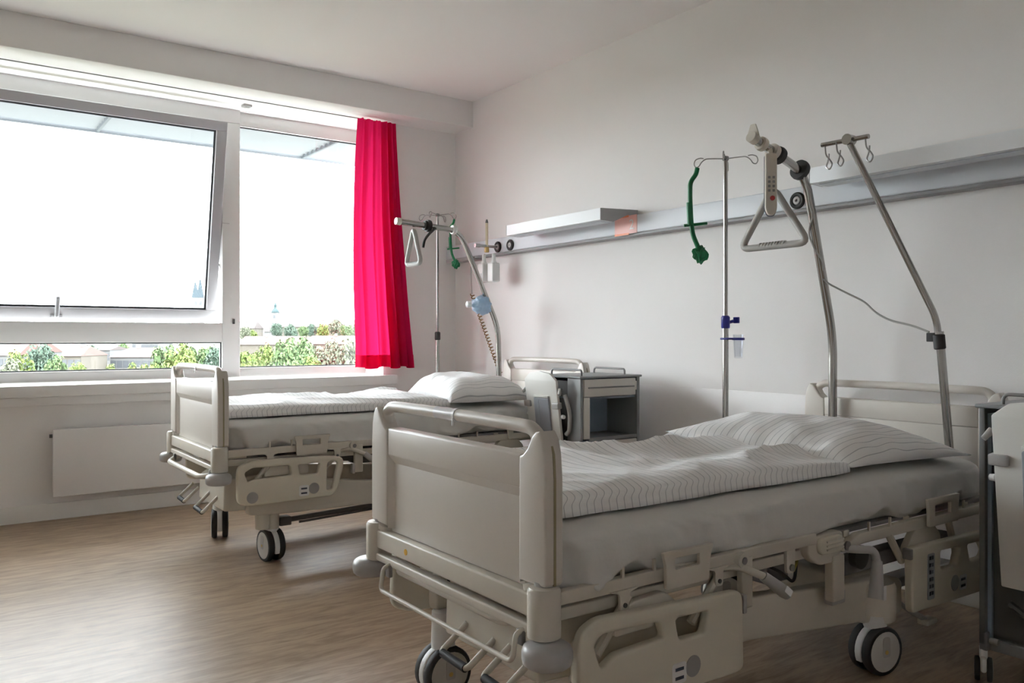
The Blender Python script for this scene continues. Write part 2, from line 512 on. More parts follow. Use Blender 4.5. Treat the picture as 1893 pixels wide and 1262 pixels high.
# ------------------------------------------------------------------ curtain
cu = thing('curtain', 'red curtain panel gathered at the right end of the window', 'curtain', (-0.7, -0.05, 0.87))
def cur(s, t, z0=0.868, z1=2.705):
    z = z0 + (z1 - z0) * t
    k = 1 - t
    e = k ** 1.3
    x0 = -0.872 - 0.03 * math.sin(math.pi * min(1, k * 1.1)) - 0.012 * k
    x1 = -0.566 + 0.145 * e
    ph = 2 * math.pi * (5.6 * s + 0.25 * math.sin(6 * s + 1))
    a = (0.020 + 0.018 * math.sin(5 * s + 1) ** 2) * (0.55 + 0.45 * k)
    y = -0.058 + a * math.sin(ph) + 0.006 * math.sin(2.3 * ph + 3 * k) + 0.012 * (noise.noise((s * 6, t * 3, 1.0)))
    x = x0 + (x1 - x0) * (s + 0.022 * math.sin(ph + 1.4))
    z += 0.008 * math.sin(ph * 0.5) * (1 if t < 0.02 else 0) + (0.010 * noise.noise((s * 25, 3, 0)) if t > 0.99 else 0)
    return (x + 0.70, y + 0.05, z - 0.87)
obj('curtain_cloth', sheet_mesh('curtain_cloth', 150, 40, cur), RED, cu)
def hemf(s, t):
    x, y, z = cur(s, t * 0.052)
    return (x, y - 0.004, z)
obj('hem', sheet_mesh('hem', 150, 4, hemf), RED, cu)

# ------------------------------------------------------------------ hospital beds
def board(parent, name, dz, u, flip):
    """foot/head board: outer face looks towards -u (flip=1) or +u (flip=-1)"""
    b = bpy.data.objects.new(name, None); COL.objects.link(b); b.parent = parent
    b.location = (u, 0, dz); b.scale = (flip, 1, 1)
    for sg in (1, -1):
        lp = [(.334, .535), (.334, .823), (.348, .828), (.365, .843), (.382, .872), (.395, .884), (.410, .886), (.423, .868), (.432, .835), (.4365, .78), (.4365, .545), (.43, .538)]
        MB().prism([[(sg * a, z) for a, z in lp]], 0.0, 0.052, 'yz', 0.007).build('stile', CREAMB, b)
        MB().prism([[(sg * a, z) for a, z in [(.431, .54), (.431, .78), (.427, .83), (.419, .865), (.421, .868), (.4345, .835), (.4385, .78), (.4385, .54)]]], 0.023, 0.029, 'yz').build('edge_groove', mat('groove_olive', (0.30, 0.27, 0.16), 0.6), b)
        MB().cyl((0.024, sg * .405, .525), (0.024, sg * .405, .545), .026).build('foot_collar', GREYP, b)
        MB().tube([(0.024, sg * .372, .52), (0.024, sg * .368, .534)], .03, 14).build('lock_pad', CREAMB, b)
    MB().box((0.004, -.336, .746), (0.050, .336, .828), 0.006).build('top_band', CREAMB, b)
    pm = MB().box((0.018, -.336, .518), (0.046, .336, .750), 0.002)
    # sloping frame of the recessed field
    pm.prism([[(0.004, .749), (0.019, .722), (0.03, .749)]], -.334, .334, 'xz')
    for sg in (1, -1):
        pm.add([(0.004, sg * .335, .53), (0.019, sg * .312, .53), (0.03, sg * .335, .53), (0.004, sg * .335, .748), (0.019, sg * .312, .724), (0.03, sg * .335, .748)], [(0, 1, 4, 3), (1, 2, 5, 4), (0, 2, 1), (3, 4, 5)])
    pm.build('centre_panel', CREAMB, b)
    hb = MB().tube([(0.026, .372, .826), (0.026, .383, .868), (0.026, .352, .889), (0.026, .30, .891), (0.026, 0, .893), (0.026, -.30, .891), (0.026, -.352, .889), (0.026, -.383, .868), (0.026, -.372, .826)], 0.0165, 14, 0.03).build('grip_bar', CREAMB, b)
    if flip > 0:
        MB().cyl((0.026, .078, .8925), (0.026, -.03, .8925), 0.0172, 16).build('tape', TAPE, hb)
        MB().cyl((0.026, -.018, .8925), (0.026, -.03, .8925), 0.0182, 16).tube([(0.012, -.024, .885), (0.010, -.024, .865)], 0.0035, 6).build('tie', STICKW, hb)
    else:
        MB().box((-0.002, -.334, .706), (0.016, .334, .732)).build('recess_shade_band', GREYP, b)  # shading of the recess, put in as a grey strip
        MB().box((0.0, -.334, .786), (0.0045, .334, .789)).build('seam_line', GREYP, b)
    return b

def caster(parent, u, v, rz, R=0.079, stem_top=0.20, brake=False):
    c = bpy.data.objects.new('caster', None); COL.objects.link(c); c.parent = parent
    c.location = (u, v, 0); c.rotation_euler = (0, 0, rz)
    for sg in (1, -1):
        MB().lathe([(R - .012, .013), (R - .002, .014), (R, .020), (R, .036), (R - .004, .042), (R - .014, .043), (R - .014, .013)], (0, 0, R), (0, sg, 0), 28).build('tyre', BLACK, c)
        w = MB().lathe([(R - .012, .016), (R - .012, .041), (R - .02, .0445), (0.02, .0465), (0.0, .0465)], (0, 0, R), (0, sg, 0), 28).build('wheel_disc', WHEELW, c)
        MB().prism([f2([(-.016, -.016), (.016, -.016), (.016, .0), (.016, .05), (-.016, .05), (-.016, .0)], .014)], sg * .046, sg * .0475, 'xz').build('disc_badge', GREYP, w, (0, 0, R))
        MB().cyl((0, sg * .046, R), (0, sg * .0485, R), .007).build('axle_cap', YELLOWB, w)
    fork = MB()
    fork.prism([[(R * 1.005 * math.cos(a), R + R * 1.005 * math.sin(a)) for a in [math.radians(-25 + 230 * k / 20) for k in range(21)]]], -.0125, .0125, 'xz', 0.003)
    fork.lathe([(.036, R + .055), (.037, R + .085), (.035, stem_top)], (0, 0, 0), (0, 0, 1), 22)
    fork.build('fork', WHITEP if not brake else GREYP, c)
    return c

def siderail(parent, loops, v0, v1, dz=0.0, name='side_rail'):
    return MB().prism([[(a, b + dz) for a, b in lp] for lp in loops], v0, v1, 'xz', 0.008).build(name, RAILC, parent)

def hook_frame(parent, pts, hole, v, dz):
    return MB().prism([f2([(a, b + dz) for a, b in pts], .006), f2([(a, b + dz) for a, b in hole], .004)], v - .006, v + .006, 'xz', 0.002).build('mattress_retainer', CREAM, parent)

def make_bed(name, label, loc, dz, far):
    bed = thing(name, label, 'hospital bed', loc, 'hospital beds with raised end boards')
    # ---- end boards, corner posts, bumpers
    board(bed, 'footboard', dz, 0.0, 1)
    board(bed, 'headboard', dz, 2.245, -1)
    for uu, end in ((0.014, 0), (2.232, 1)):
        for sg in (1, -1):
            p = MB().lathe([(.030, .420), (.0385, .424), (.0385, .528), (.034, .535), (.02, .536)], (uu, sg * .413, dz), (0, 0, 1), 22).build('corner_post', CREAM, bed)
            ub = uu - .012 if end == 0 else uu + .012
            MB().lathe([(.03, .368), (.048, .370), (.055, .376), (.0575, .386), (.0575, .402), (.054, .412), (.045, .418), (.03, .421)], (ub, sg * .440, dz), (0, 0, 1), 28).build('bumper', BUMP, bed)
    # ---- foot end bars
    MB().box((-.008, -.40, .462 + dz), (.030, .40, .517 + dz), .006).build('end_beam', CREAM, bed)
    MB().box((-.010, -.40, .424 + dz), (.020, .40, .447 + dz), .005).build('end_bar', CREAM, bed)
    MB().box((2.215, -.38, .45 + dz), (2.245, .38, .51 + dz), .006).build('end_beam', CREAM, bed)
    MB().cyl((-.009, .20, .487 + dz), (-.0065, .20, .487 + dz), .009).build('sticker', YELLOW if not far else RAILC, bed)
    if not far:
        MB().tube([(-.005, .295, .430 + dz), (-.030, .295, .425 + dz), (-.04, .295, .362 + dz), (-.04, -.365, .362 + dz), (-.030, -.365, .425 + dz), (-.005, -.365, .430 + dz)], .0065, 10, .02).build('wire_rack', CREAM, bed)
        MB().tube([(.06, .30, .425 + dz), (.02, .30, .408 + dz), (.02, -.25, .408 + dz), (.06, -.28, .425 + dz)], .011, 12, .03).build('pull_bar', CREAM, bed)
    else:
        MB().tube([(.03, .30, .425 + dz), (-.02, .30, .402 + dz), (-.045, .27, .392 + dz), (-.045, -.29, .392 + dz), (-.02, -.33, .395 + dz), (.03, -.35, .41 + dz)], .013, 12, .05).build('pull_bar', CREAM, bed)
    for sg in (.295, -.36):
        MB().box((-.018, sg - .012, .395 + dz), (-.006, sg + .012, .43 + dz), .003).build('rack_bracket', MIDM, bed)
    # ---- lying surface frame
    for sg in (1, -1):
        v = sg * .415
        MB().box((.045, v - .012, .488 + dz), (1.02, v + .012, .520 + dz), .003).build('deck_side_bar', CREAM, bed)
        MB().prism([[(1.14, .452 + dz), (1.155, .444 + dz), (1.19, .447 + dz), (1.26, .455 + dz), (2.10, .455 + dz), (2.10, .488 + dz), (1.24, .489 + dz)]], v - .013, v + .013, 'xz', .003).build('backrest_side_bar', CREAM, bed)
        MB().box((.045, v * .93 - .014, .442 + dz), (2.16, v * .93 + .014, .472 + dz), .003).build('main_side_bar', CREAM, bed)
        hook_frame(bed, [(.368, .474), (.522, .474), (.528, .535), (.540, .566), (.356, .566), (.366, .535)], [(.398, .520), (.488, .520), (.488, .548), (.398, .548)], sg * .446, dz)
        hook_frame(bed, [(1.615, .462), (1.806, .462), (1.81, .525), (1.815, .556), (1.605, .556), (1.612, .525)], [(1.65, .495), (1.755, .495), (1.755, .533), (1.65, .533)], sg * .446, dz)
        for uu in (.245, .352, 1.30, 1.42, 1.90):
            zb = .518 if uu < 1 else .487
            MB().box((uu - .004, v * 1.02 - .003, zb - .01 + dz), (uu + .004, v * 1.02 + .003, zb + .030 + dz)).build('stop_pin', CREAM, bed)
        for uu in (.245, .585):
            MB().prism([f2([(uu - .05, .492 + dz), (uu - .016, .484 + dz), (uu - .013, .442 + dz), (uu + .013, .442 + dz), (uu + .016, .484 + dz), (uu + .05, .492 + dz)], .008)], sg * .424, sg * .432, 'xz').build('hanger_tab', CREAM, bed)
            MB().cyl((uu, sg * .430, .455 + dz), (uu, sg * .435, .455 + dz), .006, 12).build('tab_bolt', DARKM, bed)
        MB().cyl((.672, sg * .425, .497 + dz), (.672, sg * .444, .497 + dz), .022, 20).build('pivot_cap', CREAM, bed)
        MB().cyl((.672, sg * .444, .497 + dz), (.672, sg * .446, .497 + dz), .010, 16).build('pivot_bolt', MIDM, bed)
        MB().box((.68, sg * .42 - .01, .36 + dz), (.725, sg * .42 + .01, .50 + dz), .004).build('hinge_plate', CREAM, bed)
        MB().prism([f2([(.90, .49 + dz), (.94, .49 + dz), (.938, .415 + dz), (.902, .415 + dz)], .012)], sg * .40, sg * .412, 'xz', .002).build('link_plate', CREAM, bed)
        MB().cyl((.92, sg * .41, .432 + dz), (.92, sg * .418, .432 + dz), .010, 14).build('link_bolt', STEEL, bed)
        # joint housing between the seat and the backrest
        MB().prism([f2([(.98, .455 + dz), (.98, .510 + dz), (1.16, .510 + dz), (1.16, .452 + dz), (1.12, .42 + dz), (1.04, .42 + dz)], .02)], sg * .39, sg * .425, 'xz', .006).build('joint_housing', CREAM, bed)
        MB().prism([f2([(1.02, .455 + dz), (1.14, .455 + dz), (1.14, .505 + dz), (1.02, .505 + dz)], .024)], sg * .425, sg * .440, 'xz', .005).build('joint_cover', RAILC, bed)
        for q in (.468, .480, .492):
            MB().box((1.05, sg * .440, q - .003 + dz), (1.135, sg * .444, q + .003 + dz), .001).build('cover_rib', CREAM, bed)
        MB().cyl((1.168, sg * .43, .463 + dz), (1.168, sg * .436, .463 + dz), .014, 16).build('backrest_pivot', MIDM, bed)
        MB().box((1.10, sg * .41 - .02, .30 + dz), (1.16, sg * .41 + .012, .44 + dz), .006).build('frame_drop', CREAM, bed)
        MB().box((1.11, sg * .41 - .01, .285 + dz), (1.18, sg * .41 + .02, .325 + dz), .005).build('drop_foot', GREYP, bed)
    for uu in (.20, .52, .86, 1.2, 1.55, 1.95):
        MB().box((uu, -.40, .478 + dz), (uu + .03, .40, .497 + dz), .002).build('deck_slat', MIDM if uu < 1 else CREAM, bed)
    MB().box((.06, -.395, .497 + dz), (1.0, .395, .503 + dz)).build('deck_plate', MIDM, bed)
    MB().box((1.03, -.395, .488 + dz), (2.14, .395, .500 + dz)).build('deck_plate', MIDM, bed)
    # actuators and cables under the deck
    MB().cyl((.35, -.10, .44 + dz), (.80, -.12, .40 + dz), .030).box((.80, -.17, .36 + dz), (1.0, -.07, .45 + dz), .01).build('lift_motor', DARKM, bed)
    MB().cyl((1.1, .08, .40 + dz), (1.6, .10, .43 + dz), .030).build('back_motor', MIDM, bed)
    MB().box((1.24, -.36, .335 + dz), (1.95, -.30, .385 + dz), .006).build('tilt_beam', MIDM, bed)
    MB().lathe([(.01, 0), (.035, .004), (.038, .03), (.02, .034)], (1.30, -.37, .40 + dz), (0, -1, 0)).build('tilt_knob', BLACK, bed)
    MB().tube([(.85, -.33, .45 + dz), (.95, -.36, .40 + dz), (1.02, -.35, .35 + dz), (1.06, -.33, .42 + dz)], .005, 6, .05).build('cable', BLACK, bed)
    MB().tube([(.96, -.39, .47 + dz), (.975, -.395, .44 + dz), (.96, -.39, .41 + dz)], .004, 6, .02).build('earth_wire', mat('wire_yellow', (.35, .30, .05), .5), bed)
    # ---- lowered side rails
    if not far:
        footr = [f2([(.072, .25), (.075, .385), (.085, .43), (.135, .452), (.645, .428), (.650, .215), (.60, .213), (.14, .225)], .03),
                 f2([(.122, .395), (.150, .413), (.335, .405), (.352, .362), (.190, .357), (.145, .330)], .014),
                 f2([(.389, .402), (.510, .399), (.493, .343), (.402, .347)], .010)]
    else:
        footr = [f2([(.079, .40), (.085, .445), (.150, .470), (.540, .461), (.605, .445), (.606, .40), (.575, .30), (.55, .262), (.13, .258), (.082, .275)], .035),
                 f2([(.114, .415), (.150, .434), (.331, .430), (.337, .384), (.150, .379), (.128, .370)], .012),
                 f2([(.371, .430), (.483, .431), (.470, .379), (.380, .381)], .010),
                 f2([(.519, .425), (.545, .437), (.578, .425), (.545, .295), (.517, .292)], .014)]
    headr = [f2([(1.49, .20), (1.485, .40), (1.50, .413), (1.98, .405), (2.04, .36), (2.03, .22), (1.97, .19)], .018),
             f2([(1.668, .378), (1.800, .372), (1.772, .312), (1.668, .317)], .010),
             f2([(1.85, .372), (1.95, .370), (1.985, .33), (1.965, .312), (1.87, .312)], .012)]
    for sg in (1, -1):
        a, b = sg * .433, sg * .462
        r1 = siderail(bed, footr, a, b, dz)
        r2 = siderail(bed, headr, a, b, dz)
        f = sg * .4625
        for (u0, z0, rail) in ((.375, .262 if not far else .300, r1), (1.79, .245, r2)):
            MB().prism([rect(u0, z0 - .022 + dz, u0 + .05, z0 + .03 + dz, .01)], f, f + sg * .001, 'xz').build('warning_sticker', STICKW, rail)
            for qq in (-.008, .014):
                MB().box((u0 + .010, f + sg * .001, z0 + qq - .004 + dz), (u0 + .040, f + sg * .0016, z0 + qq + .004 + dz)).build('pictogram', NAVY, rail)
            ux = u0 + .075 if rail is r1 else u0 - .030
            MB().cyl((ux, f, z0 + .01 + dz), (ux, f + sg * .001, z0 + .01 + dz), .027, 22).build('round_sticker', STICK, rail)
        if far:
            MB().cyl((.150, f, .297 + dz), (.150, f + sg * .001, .297 + dz), .027, 22).build('round_sticker', STICK, r1)
        MB().prism([rect(1.578, .228 + dz, 1.622, .380 + dz, .008)], f, f + sg * .002, 'xz').build('control_strip', PANELG, r2)
        for k in range(6):
            zz = .242 + k * .0235 + dz
            MB().box((1.588, f + sg * .002, zz), (1.598, f + sg * .003, zz + .012), .001).box((1.603, f + sg * .002, zz), (1.613, f + sg * .003, zz + .012), .001).build('control_button', NAVY, r2)
        for uu, rail in ((.32, r1), (1.62, r2)):
            MB().prism([f2([(uu - .10, .40 + dz), (uu - .05, .455 + dz), (uu + .07, .462 + dz), (uu + .12, .42 + dz), (uu + .12, .38 + dz), (uu - .10, .38 + dz)], .02)], sg * .400, sg * .425, 'xz', .004).build('rail_mount', CREAM, bed)
        for (u0, z0, u1, z1) in ((.165, .35, .27, .47), (.49, .36, .60, .47), (1.50, .36, 1.42, .46), (1.86, .32, 1.80, .46)):
            MB().tube([(u0, sg * .418, z0 + dz), (u1, sg * .418, z1 + dz)], .012, 8).build('rail_arm', CREAM, bed)
        MB().box((.655, sg * .43, .36 + dz), (.67, sg * .455, .41 + dz), .003).build('release_catch', GREYP, bed)
        MB().box((1.478, sg * .432, .375 + dz), (1.492, sg * .462, .41 + dz), .003).build('release_catch', MIDM, bed)
    # crank handles and release levers on the room side
    MB().tube([(.60, -.38, .47 + dz), (.66, -.43, .482 + dz), (.715, -.475, .455 + dz)], .0105, 12, .02).build('lever_rod', CREAM, bed)
    lv = MB().tube([(.712, -.473, .457 + dz), (.775, -.495, .408 + dz), (.785, -.498, .396 + dz)], [.014, .0185, .012], 14).build('lever_grip', GREYP, bed)
    MB().prism([rect(-.016, -.009, .016, .009, .004)], 0, .001, 'xz').build('lever_sticker', STICKW, lv, (.765, -.5165, .417 + dz)).rotation_euler = (0, math.radians(38), 0)
    MB().tube([(1.12, -.37, .455 + dz), (1.20, -.45, .450 + dz), (1.245, -.475, .448 + dz), (1.252, -.48, .40 + dz)], .0125, 12, .025).build('crank_rod', GREYP, bed)
    cg = MB().tube([(1.252, -.48, .415 + dz), (1.235, -.487, .34 + dz), (1.225, -.49, .305 + dz)], [.015, .021, .023], 14).build('crank_grip', GREYP, bed)
    MB().box((-.007, -.0006, -.022), (.007, 0, .022)).build('crank_sticker', STICKW, cg, (1.24, -.512, .325 + dz))
    # ---- chassis
    lift = dz * 0.6
    for sg in (1, -1):
        lp = [(.16, .36), (.55, .385), (.80, .355), (1.25, .316), (1.52, .288), (1.575, .282), (1.60, .265), (1.60, .170), (1.585, .158), (1.50, .160), (1.30, .178), (.80, .232), (.30, .238), (.16, .25)]
        MB().prism([f2(lp, .02)], sg * .315, sg * .365, 'xz', .008).build('chassis_beam', BASEC, bed)
        MB().box((.75, sg * .37, .35), (1.52, sg * .30, .352)).build('beam_cap', MIDM, bed) if False else None
        MB().lathe([(.06, .158), (.072, .168), (.074, .275), (.066, .290), (.02, .293)], (1.45, sg * .345, 0), (0, 0, 1), 22).build('caster_housing', BASEC, bed)
        MB().lathe([(.034, .17), (.036, .26), (.03, .30)], (.245, sg * .32, 0), (0, 0, 1), 22).build('caster_housing', BASEC, bed)
    # foot end chassis cover with sloping lid
    cv = [(.055, .275), (.06, .40), (.10, .425), (.34, .445), (.36, .40), (.36, .26)]
    MB().prism([f2(cv, .015)], -.33, .09, 'xz', .008).build('chassis_cover', BASEC, bed)
    MB().box((.20, .26, .20), (.29, .35, .40), .01).build('column_cover', BASEC, bed)
    MB().box((.197, .300, .25), (.20, .312, .36)).build('column_slot', BLACK, bed)
    MB().box((1.40, -.30, .20), (1.58, .30, .30), .02).build('chassis_cross_box', BASEC, bed)
    MB().box((.30, -.10, .33), (.42, .10, .45 + dz), .01).build('lift_column', MIDM, bed)
    MB().box((1.22, -.10, .25), (1.34, .10, .45 + dz), .01).build('lift_column', MIDM, bed)
    MB().box((1.55, -.33, .225), (2.02, -.27, .262), .004).build('rear_outrigger', WHITEP, bed)
    # hydraulic strut
    zs = .185 if far else .225
    MB().cyl((.36, -.27, zs), (1.05, -.25, zs + .02), .013).cyl((.45, -.27, zs - .018), (1.0, -.25, zs + .0), .006).box((.34, -.30, zs - .022), (.40, -.24, zs + .022), .006).build('gas_strut', DARKM, bed)
    # brake pedals
    for v0 in ((-.02, -.15), (-.22, -.31)) if not far else ((.21, .10), (-.10, -.23)):
        pd = MB().tube([(.06, v0[0], .335), (-.005, v0[0] + .03, .262), (-.005, v0[1] + .03, .258), (.06, v0[1], .33)], .0085, 10, .015).build('brake_pedal', CREAM, bed)
        MB().cyl((-.005, v0[0] + .022, .262), (-.005, v0[1] + .038, .258), .0115, 12).build('pedal_grip', BLACK, pd)
    if not far:
        MB().tube([(1.58, -.30, .22), (1.66, -.36, .15), (1.72, -.38, .115)], .010, 10, .03).build('brake_lever', GREYP, bed)
        MB().box((1.70, -.40, .098), (1.77, -.36, .118), .006).build('brake_paddle', BASEC, bed)
        caster(bed, .175, .30, math.radians(0), stem_top=.26)
        caster(bed, .26, -.30, math.radians(20), stem_top=.26)
        caster(bed, 1.42, -.372, math.radians(-11), stem_top=.19)
        caster(bed, 1.50, .33, math.radians(-30), stem_top=.20)
    else:
        caster(bed, .235, .345, math.radians(74), stem_top=.28)
        caster(bed, .30, -.285, math.radians(95), stem_top=.28)
        caster(bed, 1.45, -.345, math.radians(12), stem_top=.20)
        caster(bed, 1.50, .33, math.radians(-30), stem_top=.20)
        MB().lathe([(.038, .16), (.040, .25), (.036, .262)], (.30, -.285, 0), (0, 0, 1), 22).build('caster_housing', BASEC, bed)
    return bed

NB = (-2.36, -3.77, 0.0)
FB = (-2.385, -1.37, 0.0)
make_bed('hospital_bed', 'cream hospital bed lowered beside the dark bedside cabinet, wire rack under its footboard', NB, 0.0, False)
make_bed('hospital_bed', 'cream hospital bed raised slightly higher, standing beside the window sill and red curtain', FB, 0.055, True)

# ------------------------------------------------------------------ mattress, duvet, pillow
def superell(a, p):
    c, s = math.cos(a), math.sin(a)
    return math.copysign(abs(c) ** (2 / p), c), math.copysign(abs(s) ** (2 / p), s)

def mattress(name, label, loc, z0, z1, seed):
    u0, u1, hw = .060, 2.07, .412
    def fn(s, t):
        a = 2 * math.pi * (t - 0.25)
        cv, cz = superell(a, 5.0)
        e = min(1, min(s, 1 - s) * 45)
        e = math.sqrt(max(0, 1 - (1 - e) ** 2)) if e < 1 else 1
        k = 0.90 + 0.10 * e
        u = u0 + (u1 - u0) * s
        v = hw * cv * k
        zm, zh = (z0 + z1) / 2, (z1 - z0) / 2
        z = zm + zh * cz * (0.80 + 0.20 * e)
        if abs(cv) > 0.9 and cz < 0.7:
            low = (0.7 - cz) / 1.7
            d = 0.020 * noise.noise((u * 5 + seed, z * 9, 2.0)) + 0.020 * noise.noise((u * 11 + z * 26 + seed, z * 10, 5.0))
            fold = 0.010 * math.sin(u * 15 - z * 70 + seed + 3 * noise.noise((u * 3, z * 4, seed))) * low
            v += math.copysign(d * (0.4 + low) + fold, cv)
            if cv < 0:
                line = u0 + 0.022 + (z1 - z) * 0.48
                stp = 1 / (1 + math.exp(-(u - line) * 400))
                v += 0.030 * (1 - stp) * min(1, low * 3)
                z -= 0.012 * low * max(0, 1 - abs(u - line - .02) * 12)
            z += low * (0.022 * noise.noise((u * 3.3 + seed, 7.0, 1.0)) + sum(0.032 * math.exp(-((u - c_) / .06) ** 2) for c_ in (.30, 1.42, 1.86)))
            v += math.copysign(low * sum(0.012 * math.exp(-((u - c_) / .05) ** 2) for c_ in (.22, .40, 1.33, 1.52)), cv)
        elif cz > 0.5:
            z += 0.003 * noise.noise((u * 6, v * 6, seed))
        return (u, v, z)
    o = obj(name, sheet_mesh(name, 220, 72, fn), SHEET, None, loc)
    return tag(o, label, 'mattress', 'mattresses in fitted sheets')
mattress('mattress', 'mattress in a plain fitted sheet on the lowered bed beside the dark bedside cabinet', NB, .490, .655, 1.3)
mattress('mattress', 'mattress in a plain fitted sheet on the raised bed by the window', FB, .545, .710, 8.1)

def duvet(name, label, loc, zb, T, u0, u1, v0, v1, seed, wr):
    N = 72
    vm, hw = (v0 + v1) / 2, (v1 - v0) / 2
    def fn(s, t):
        a = math.pi * 1.12 * t - math.pi * 0.06        # open underneath
        c, sn = superell(a, 5.0)
        u = u0 + (u1 - u0) * s
        e = min(1, min(s * 12, (1 - s) * 9))
        e = math.sqrt(max(0, 1 - (1 - e) ** 2))
        edge = 0.012 * noise.noise((u * 3 + seed, 4.0, 0.0)) + 0.03 * (s - 0.5) * -0.6
        v = vm - c * hw * (0.97 + 0.03 * e) + (edge if c > 0 else 0)
        z = zb + 0.004 + T * (0.12 + 0.88 * max(0, sn)) * (0.55 + 0.45 * e)
        if sn < 0: z = zb + 0.003
        if sn > 0.6:
            r1 = 1 - abs(noise.noise((u * 2.6 + seed, v * 3.4 + 0.6 * u, 0.3)))
            r2 = 1 - abs(noise.noise((u * 6 + seed, v * 7, 2.3)))
            w = (0.35 + 0.65 * max(0, (v - v0) / (v1 - v0))) * (0.6 + 0.6 * s)
            z += wr * w * (0.9 * (r1 ** 3 - 0.5) + 0.30 * (r2 ** 3 - 0.5)) * min(1, (sn - 0.6) * 3)
        bulge = 0.006 * noise.noise((u * 9 + seed, t * 3, 9.0))
        return (u, v + (bulge if abs(c) > .8 else 0), z)
    def uvf(s, t):
        lean = 0.018 * max(0, min(1, (0.20 - t) * 8)) * math.sin(t * 20)
        return (u0 + (u1 - u0) * s + lean, t)
    o = obj(name, sheet_mesh(name, 150, N, fn, uvf), DUVET, None, loc)
    return tag(o, label, 'duvet', 'striped duvets')
duvet('duvet', 'white duvet with thin grey stripes, rumpled, lying on the lowered bed', NB, .655, .062, .058, 1.34, -.335, .385, 3.1, .075)
duvet('duvet', 'white duvet with thin grey stripes lying flat on the raised bed by the window', FB, .710, .058, .058, 1.30, -.335, .37, 9.4, .045)

def pillow(name, label, loc, corners, zc, H, seed, ends, pw=2.6):
    """pillow spanned by four corners (front-far, front-near, back-near, back-far)"""
    A, B, C, D = [Vector((x, y, 0)) for x, y in corners]
    N = 46
    vs_, fs_, uvs = [], [], []
    def pt(s, t):
        p = A * (1 - s) * (1 - t) + B * s * (1 - t) + C * s * t + D * (1 - s) * t
        # pull the sides in between the corners
        cx = (A + B + C + D) / 4
        ds = 4 * s * (1 - s); dt = 4 * t * (1 - t)
        inn = 0.10 * (ds * (1 - dt) + dt * (1 - ds)) 
        return p + (cx - p) * inn * 0.6
    for side in (1, -1):
        for i in range(N + 1):
            for j in range(N + 1):
                s, t = i / N, j / N
                p = pt(s, t)
                q = (max(0.0, 1 - abs(2 * s - 1) ** pw) ** 0.62) * (max(0.0, 1 - abs(2 * t - 1) ** pw) ** 0.62)
                h = H * q
                edge = min(s, 1 - s, t, 1 - t)
                wv = 0.014 * noise.noise((p.x * 9 + seed, p.y * 9, side)) * min(1, q * 3) + 0.010 * noise.noise((s * 22 + seed, t * 6, 3.0)) * max(0, 1 - edge * 5) * min(1, q * 4)
                if side > 0:
                    z = zc + ends(s, t) + h * 0.80 + wv
                else:
                    z = zc + ends(s, t) - h * 0.08
                vs_.append((p.x, p.y, z)); uvs.append((s * (B - A).length, t))
    w = N + 1
    for k in range(2):
        off = k * w * w
        for i in range(N):
            for j in range(N):
                q = (off + i * w + j, off + (i + 1) * w + j, off + (i + 1) * w + j + 1, off + i * w + j + 1)
                fs_.append(q if k == 0 else tuple(reversed(q)))
    me = bpy.data.meshes.new(name)
    me.from_pydata(vs_, [], fs_)
    ul = me.uv_layers.new(name='UVMap')
    for p in me.polygons:
        for li, vi in zip(p.loop_indices, p.vertices): ul.data[li].uv = uvs[vi]
    bm = bmesh.new(); bm.from_mesh(me)
    bmesh.ops.remove_doubles(bm, verts=bm.verts, dist=1e-4)
    bmesh.ops.recalc_face_normals(bm, faces=bm.faces)
    bm.to_mesh(me); bm.free()
    me.polygons.foreach_set('use_smooth', [True] * len(me.polygons))
    return tag(obj(name, me, DUVET, None, loc), label, 'pillow', 'striped pillows')
pillow('pillow', 'wide flat striped pillow on the lowered bed with a pointed corner hanging free', NB,
       [(1.20, .36), (1.33, -.345), (1.95, -.43), (1.86, .33)], .668, .150, 2.2, lambda s, t: 0.062 * (1 - s) ** 2 * (1 - t) + 0.006)
pillow('pillow', 'plump striped pillow heaped at the head of the bed by the window', FB,
       [(1.37, .29), (1.27, -.385), (1.80, -.43), (1.86, .30)], .735, .165, 6.2, lambda s, t: 0.02 * (1 - s), 5.0)

# ------------------------------------------------------------------ bed-head wall rail
yE = -7.4
rl = thing('bed_head_rail', 'long grey-white aluminium supply rail fixed along the right wall', 'wall rail', (-0.045, -3.0, 1.70))
def R(o): return o
MB().box((-.045, yE + 3.0, .008), (.045, 3.0 - .004, .112), .006).build('rail_body', ALU, rl)
MB().box((-.030, yE + 3.0, -.006), (.044, 3.0 - .004, .009), .002).build('rail_lower_lip', mat('rail_lip', (.30, .30, .30), .5), rl)
MB().box((-.049, 2.60, -.02), (.044, 2.99, .006), .003).build('rail_tray', GREYP, rl)
for yy in (-0.733, -0.888, -3.244):
    so = MB().lathe([(.040, 0), (.040, .008), (.034, .014), (.026, .012), (.024, .006)], (-.045, yy + 3.0, .047), (-1, 0, 0), 24).build('gas_outlet', BLACK, rl)
    MB().lathe([(.020, .006), (.018, .013), (.008, .014), (.007, .006)], (-.045, yy + 3.0, .047), (-1, 0, 0), 20).build('outlet_core', GREYP, so)
lab = MB().box((-.0475, -2.158 + 3.0, .006), (-.045, -1.969 + 3.0, .1135), .001).build('number_label', PINK, rl)
MB().box((-.0482, -2.09 + 3.0, .104), (-.044, -1.969 + 3.0, .116)).build('label_top_edge', ORANGE, lab)
MB().box((-.0482, -2.09 + 3.0, .0), (-.044, -1.969 + 3.0, .012)).build('label_bottom_edge', ORANGE, lab)
tcu = bpy.data.curves.new('digit', 'FONT'); tcu.body = '2'; tcu.size = 0.085; tcu.extrude = 0.0006; tcu.align_x = 'CENTER'
to = bpy.data.objects.new('digit', tcu); COL.objects.link(to)
